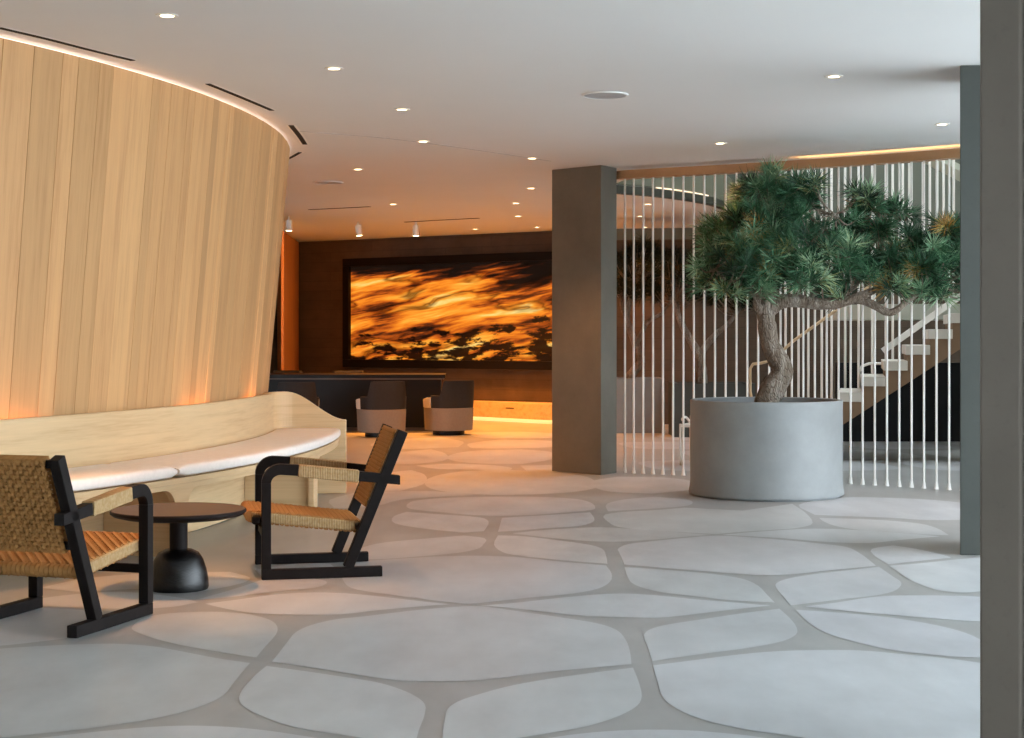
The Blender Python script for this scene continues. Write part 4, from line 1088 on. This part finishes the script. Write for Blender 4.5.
for px, py, k, ang, lab in LIGHTS:
    p = CE(px, py)
    t = thing('downlight', lab, 'ceiling light', (p.x, p.y, CEIL), 0, 'recessed ceiling spotlights')
    if ring_me is None:
        bm = B(); add_lathe(bm, [(0.036, -0.001), (0.036, -0.006), (0.056, -0.006), (0.058, -0.001)], 28); ring_me = obj('trim_ring', bm, M['white'], t, smooth=True, auto=0.6).data
        bm = B(); add_lathe(bm, [(0, -0.003), (0.036, -0.003), (0.036, -0.001), (0, -0.001)], 24); lens_me = obj('lens', bm, M['lens'], t).data
    else:
        link(bpy.data.objects.new('trim_ring', ring_me), t); link(bpy.data.objects.new('lens', lens_me), t)
    tgt = Vector((p.x, p.y, 0))
    spot('lamp', (p.x, p.y, CEIL - 0.012), tgt, DOWN_W * k, ang, 0.6 if ang > 60 else 0.9, WARM if py < 166 else AMBER, parent=t, rad=0.012 if py < 20 else 0.03)
for px, py, lab in ((289, 231, 'white cylinder ceiling spot next to the plank wall over the orange panel'), (358, 236, 'white cylinder ceiling spot over the left of the picture, tilted'), (416, 236, 'white cylinder ceiling spot under the right ceiling slot')):
    D = F * (2.72 - EYE) / (HY - py); x = (px - CX) * D / F
    t = thing('cylinder_spot', lab, 'ceiling light', (x, D, CEIL), 0, 'white cylinder spots')
    tilt = 0.14 if 'tilted' in lab else 0.0
    bm = B(); add_tube(bm, [(0, 0, 0), (0, 0, -0.06)], 0.012, 10); obj('stem', bm, M['white'], t, smooth=True, auto=0.7)
    R = Matrix.Rotation(-tilt, 3, 'Y')
    bm = B(); add_tube(bm, [R @ Vector((0, 0, -0.0)) + Vector((0, 0, -0.05)), R @ Vector((0, 0, -0.145)) + Vector((0, 0, -0.05))], 0.045, 20); obj('can', bm, M['white'], t, smooth=True, auto=0.7)
    bm = B(); a = R @ Vector((0, 0, -0.146)) + Vector((0, 0, -0.05)); b = R @ Vector((0, 0, -0.150)) + Vector((0, 0, -0.05)); add_tube(bm, [a, b], 0.038, 20); obj('lens', bm, M['lens'], t)
    spot('lamp', t.location + R @ Vector((0, 0, -0.16)) + Vector((0, 0, -0.05)), Vector((-3.5, 25.6, 1.6)) if 'orange' in lab else t.location + R @ Vector((0.05, 0.3, -2.5)), DOWN_W * (2.5 if 'orange' in lab else 4.0), 58 if 'orange' in lab else 105, 0.6, AMBER, parent=t)
for px, py, r, lab in ((605, 94.5, 0.155, 'round grey flush ceiling speaker near the middle of the ceiling'), (328, 182, 0.16, 'faint round ceiling speaker left of the far downlights')):
    p = CE(px, py); t = thing('ceiling_speaker', lab, 'speaker', (p.x, p.y, CEIL), 0, None)
    bm = B(); add_lathe(bm, [(0, -0.008), (r - 0.015, -0.008), (r - 0.012, -0.006), (r - 0.012, -0.001), (0, -0.001)], 48); obj('grille', bm, M['vent'], t, smooth=True, auto=0.5)
    bm = B(); add_lathe(bm, [(r - 0.012, -0.001), (r - 0.012, -0.011), (r, -0.009), (r + 0.002, -0.001)], 48); obj('rim', bm, M['ceiling'], t, smooth=True, auto=0.5)
def slot(name, pts, w, lab, frame=True):
    pts = spline([CE(x, y) for x, y in pts], 6)
    t = thing(name, lab, 'vent', pts[len(pts) // 2], 0, 'ceiling slot vents'); loc = t.location
    for nm, ww, zz, mt in (('slot', w, -0.005, M['slot']),) + ((('flange', w + 0.035, -0.002, M['white']),) if frame else ()):
        bm = B(); prev = None
        lo, hi = [], []
        for i, p in enumerate(pts):
            d = (pts[min(i + 1, len(pts) - 1)] - pts[max(i - 1, 0)]).normalized(); n = Vector((-d.y, d.x, 0)) * ww / 2
            lo.append(p - n - loc); hi.append(p + n - loc)
        add_prism(bm, lo + hi[::-1], zz, -0.0005); obj(nm, bm, mt, t)
slot('slot_vent', [(0, 27.5), (45, 38), (90, 49.5), (133, 60)], 0.035, 'long dark ceiling slot following the plank wall at top left')
slot('slot_vent', [(208, 83.5), (240, 96.5), (272, 110)], 0.035, 'shorter dark ceiling slot following the curve of the plank wall')
slot('slot_vent', [(291, 125), (299, 135), (305, 144)], 0.04, 'short stubby ceiling slot just past the bend of the wood wall')
slot('slot_vent', [(286, 159.5), (293, 156), (300, 152)], 0.035, 'slanting ceiling slot where the wood wall disappears')
slot('slot_vent', [(309, 209.5), (340, 208), (370, 206.5)], 0.05, 'faint ceiling slot at left over the desk', False)
slot('slot_vent', [(405, 222), (440, 220), (479, 218)], 0.05, 'faint ceiling slot at right over the desk', False)

pts = spline([CE(300, 131), CE(385, 138), CE(470, 149), CE(551, 161)], 6); bm = B()
ds = [(pts[min(i + 1, len(pts) - 1)] - pts[max(i - 1, 0)]).normalized() for i in range(len(pts))]
add_prism(bm, [p + Vector((-d.y, d.x, 0)) * 0.006 for p, d in zip(pts, ds)] + [p - Vector((-d.y, d.x, 0)) * 0.006 for p, d in zip(pts, ds)][::-1], CEIL - 0.003, CEIL - 0.0005)
struct(obj('trim_6', bm, M['vent']))

# ------------------------------------------------------------------ concealed light behind the bench and round the stair opening
for th, lab in ((-24.4, 'small uplight hidden behind the bench back at the far left of the plank wall'), (-10.8, 'small uplight hidden behind the middle of the bench back'), (-1.6, 'small uplight hidden behind the bench back near its sloping end')):
    a = math.radians(th); p = drum(8.816, a, 0.50); q = drum(8.975, a, 2.2)
    t = thing('uplight', lab, 'light', p - Vector((0, 0, 0.03)), 0, 'uplights behind the bench back')
    bm = B(); add_tube(bm, [(0, 0, 0), (0, 0, 0.025)], 0.012, 12); obj('body', bm, M['slot'], t)
    spot('lamp', p + Vector((0, 0, 0.01)), q, 24.0, 110, 0.9, parent=t, rad=0.01)
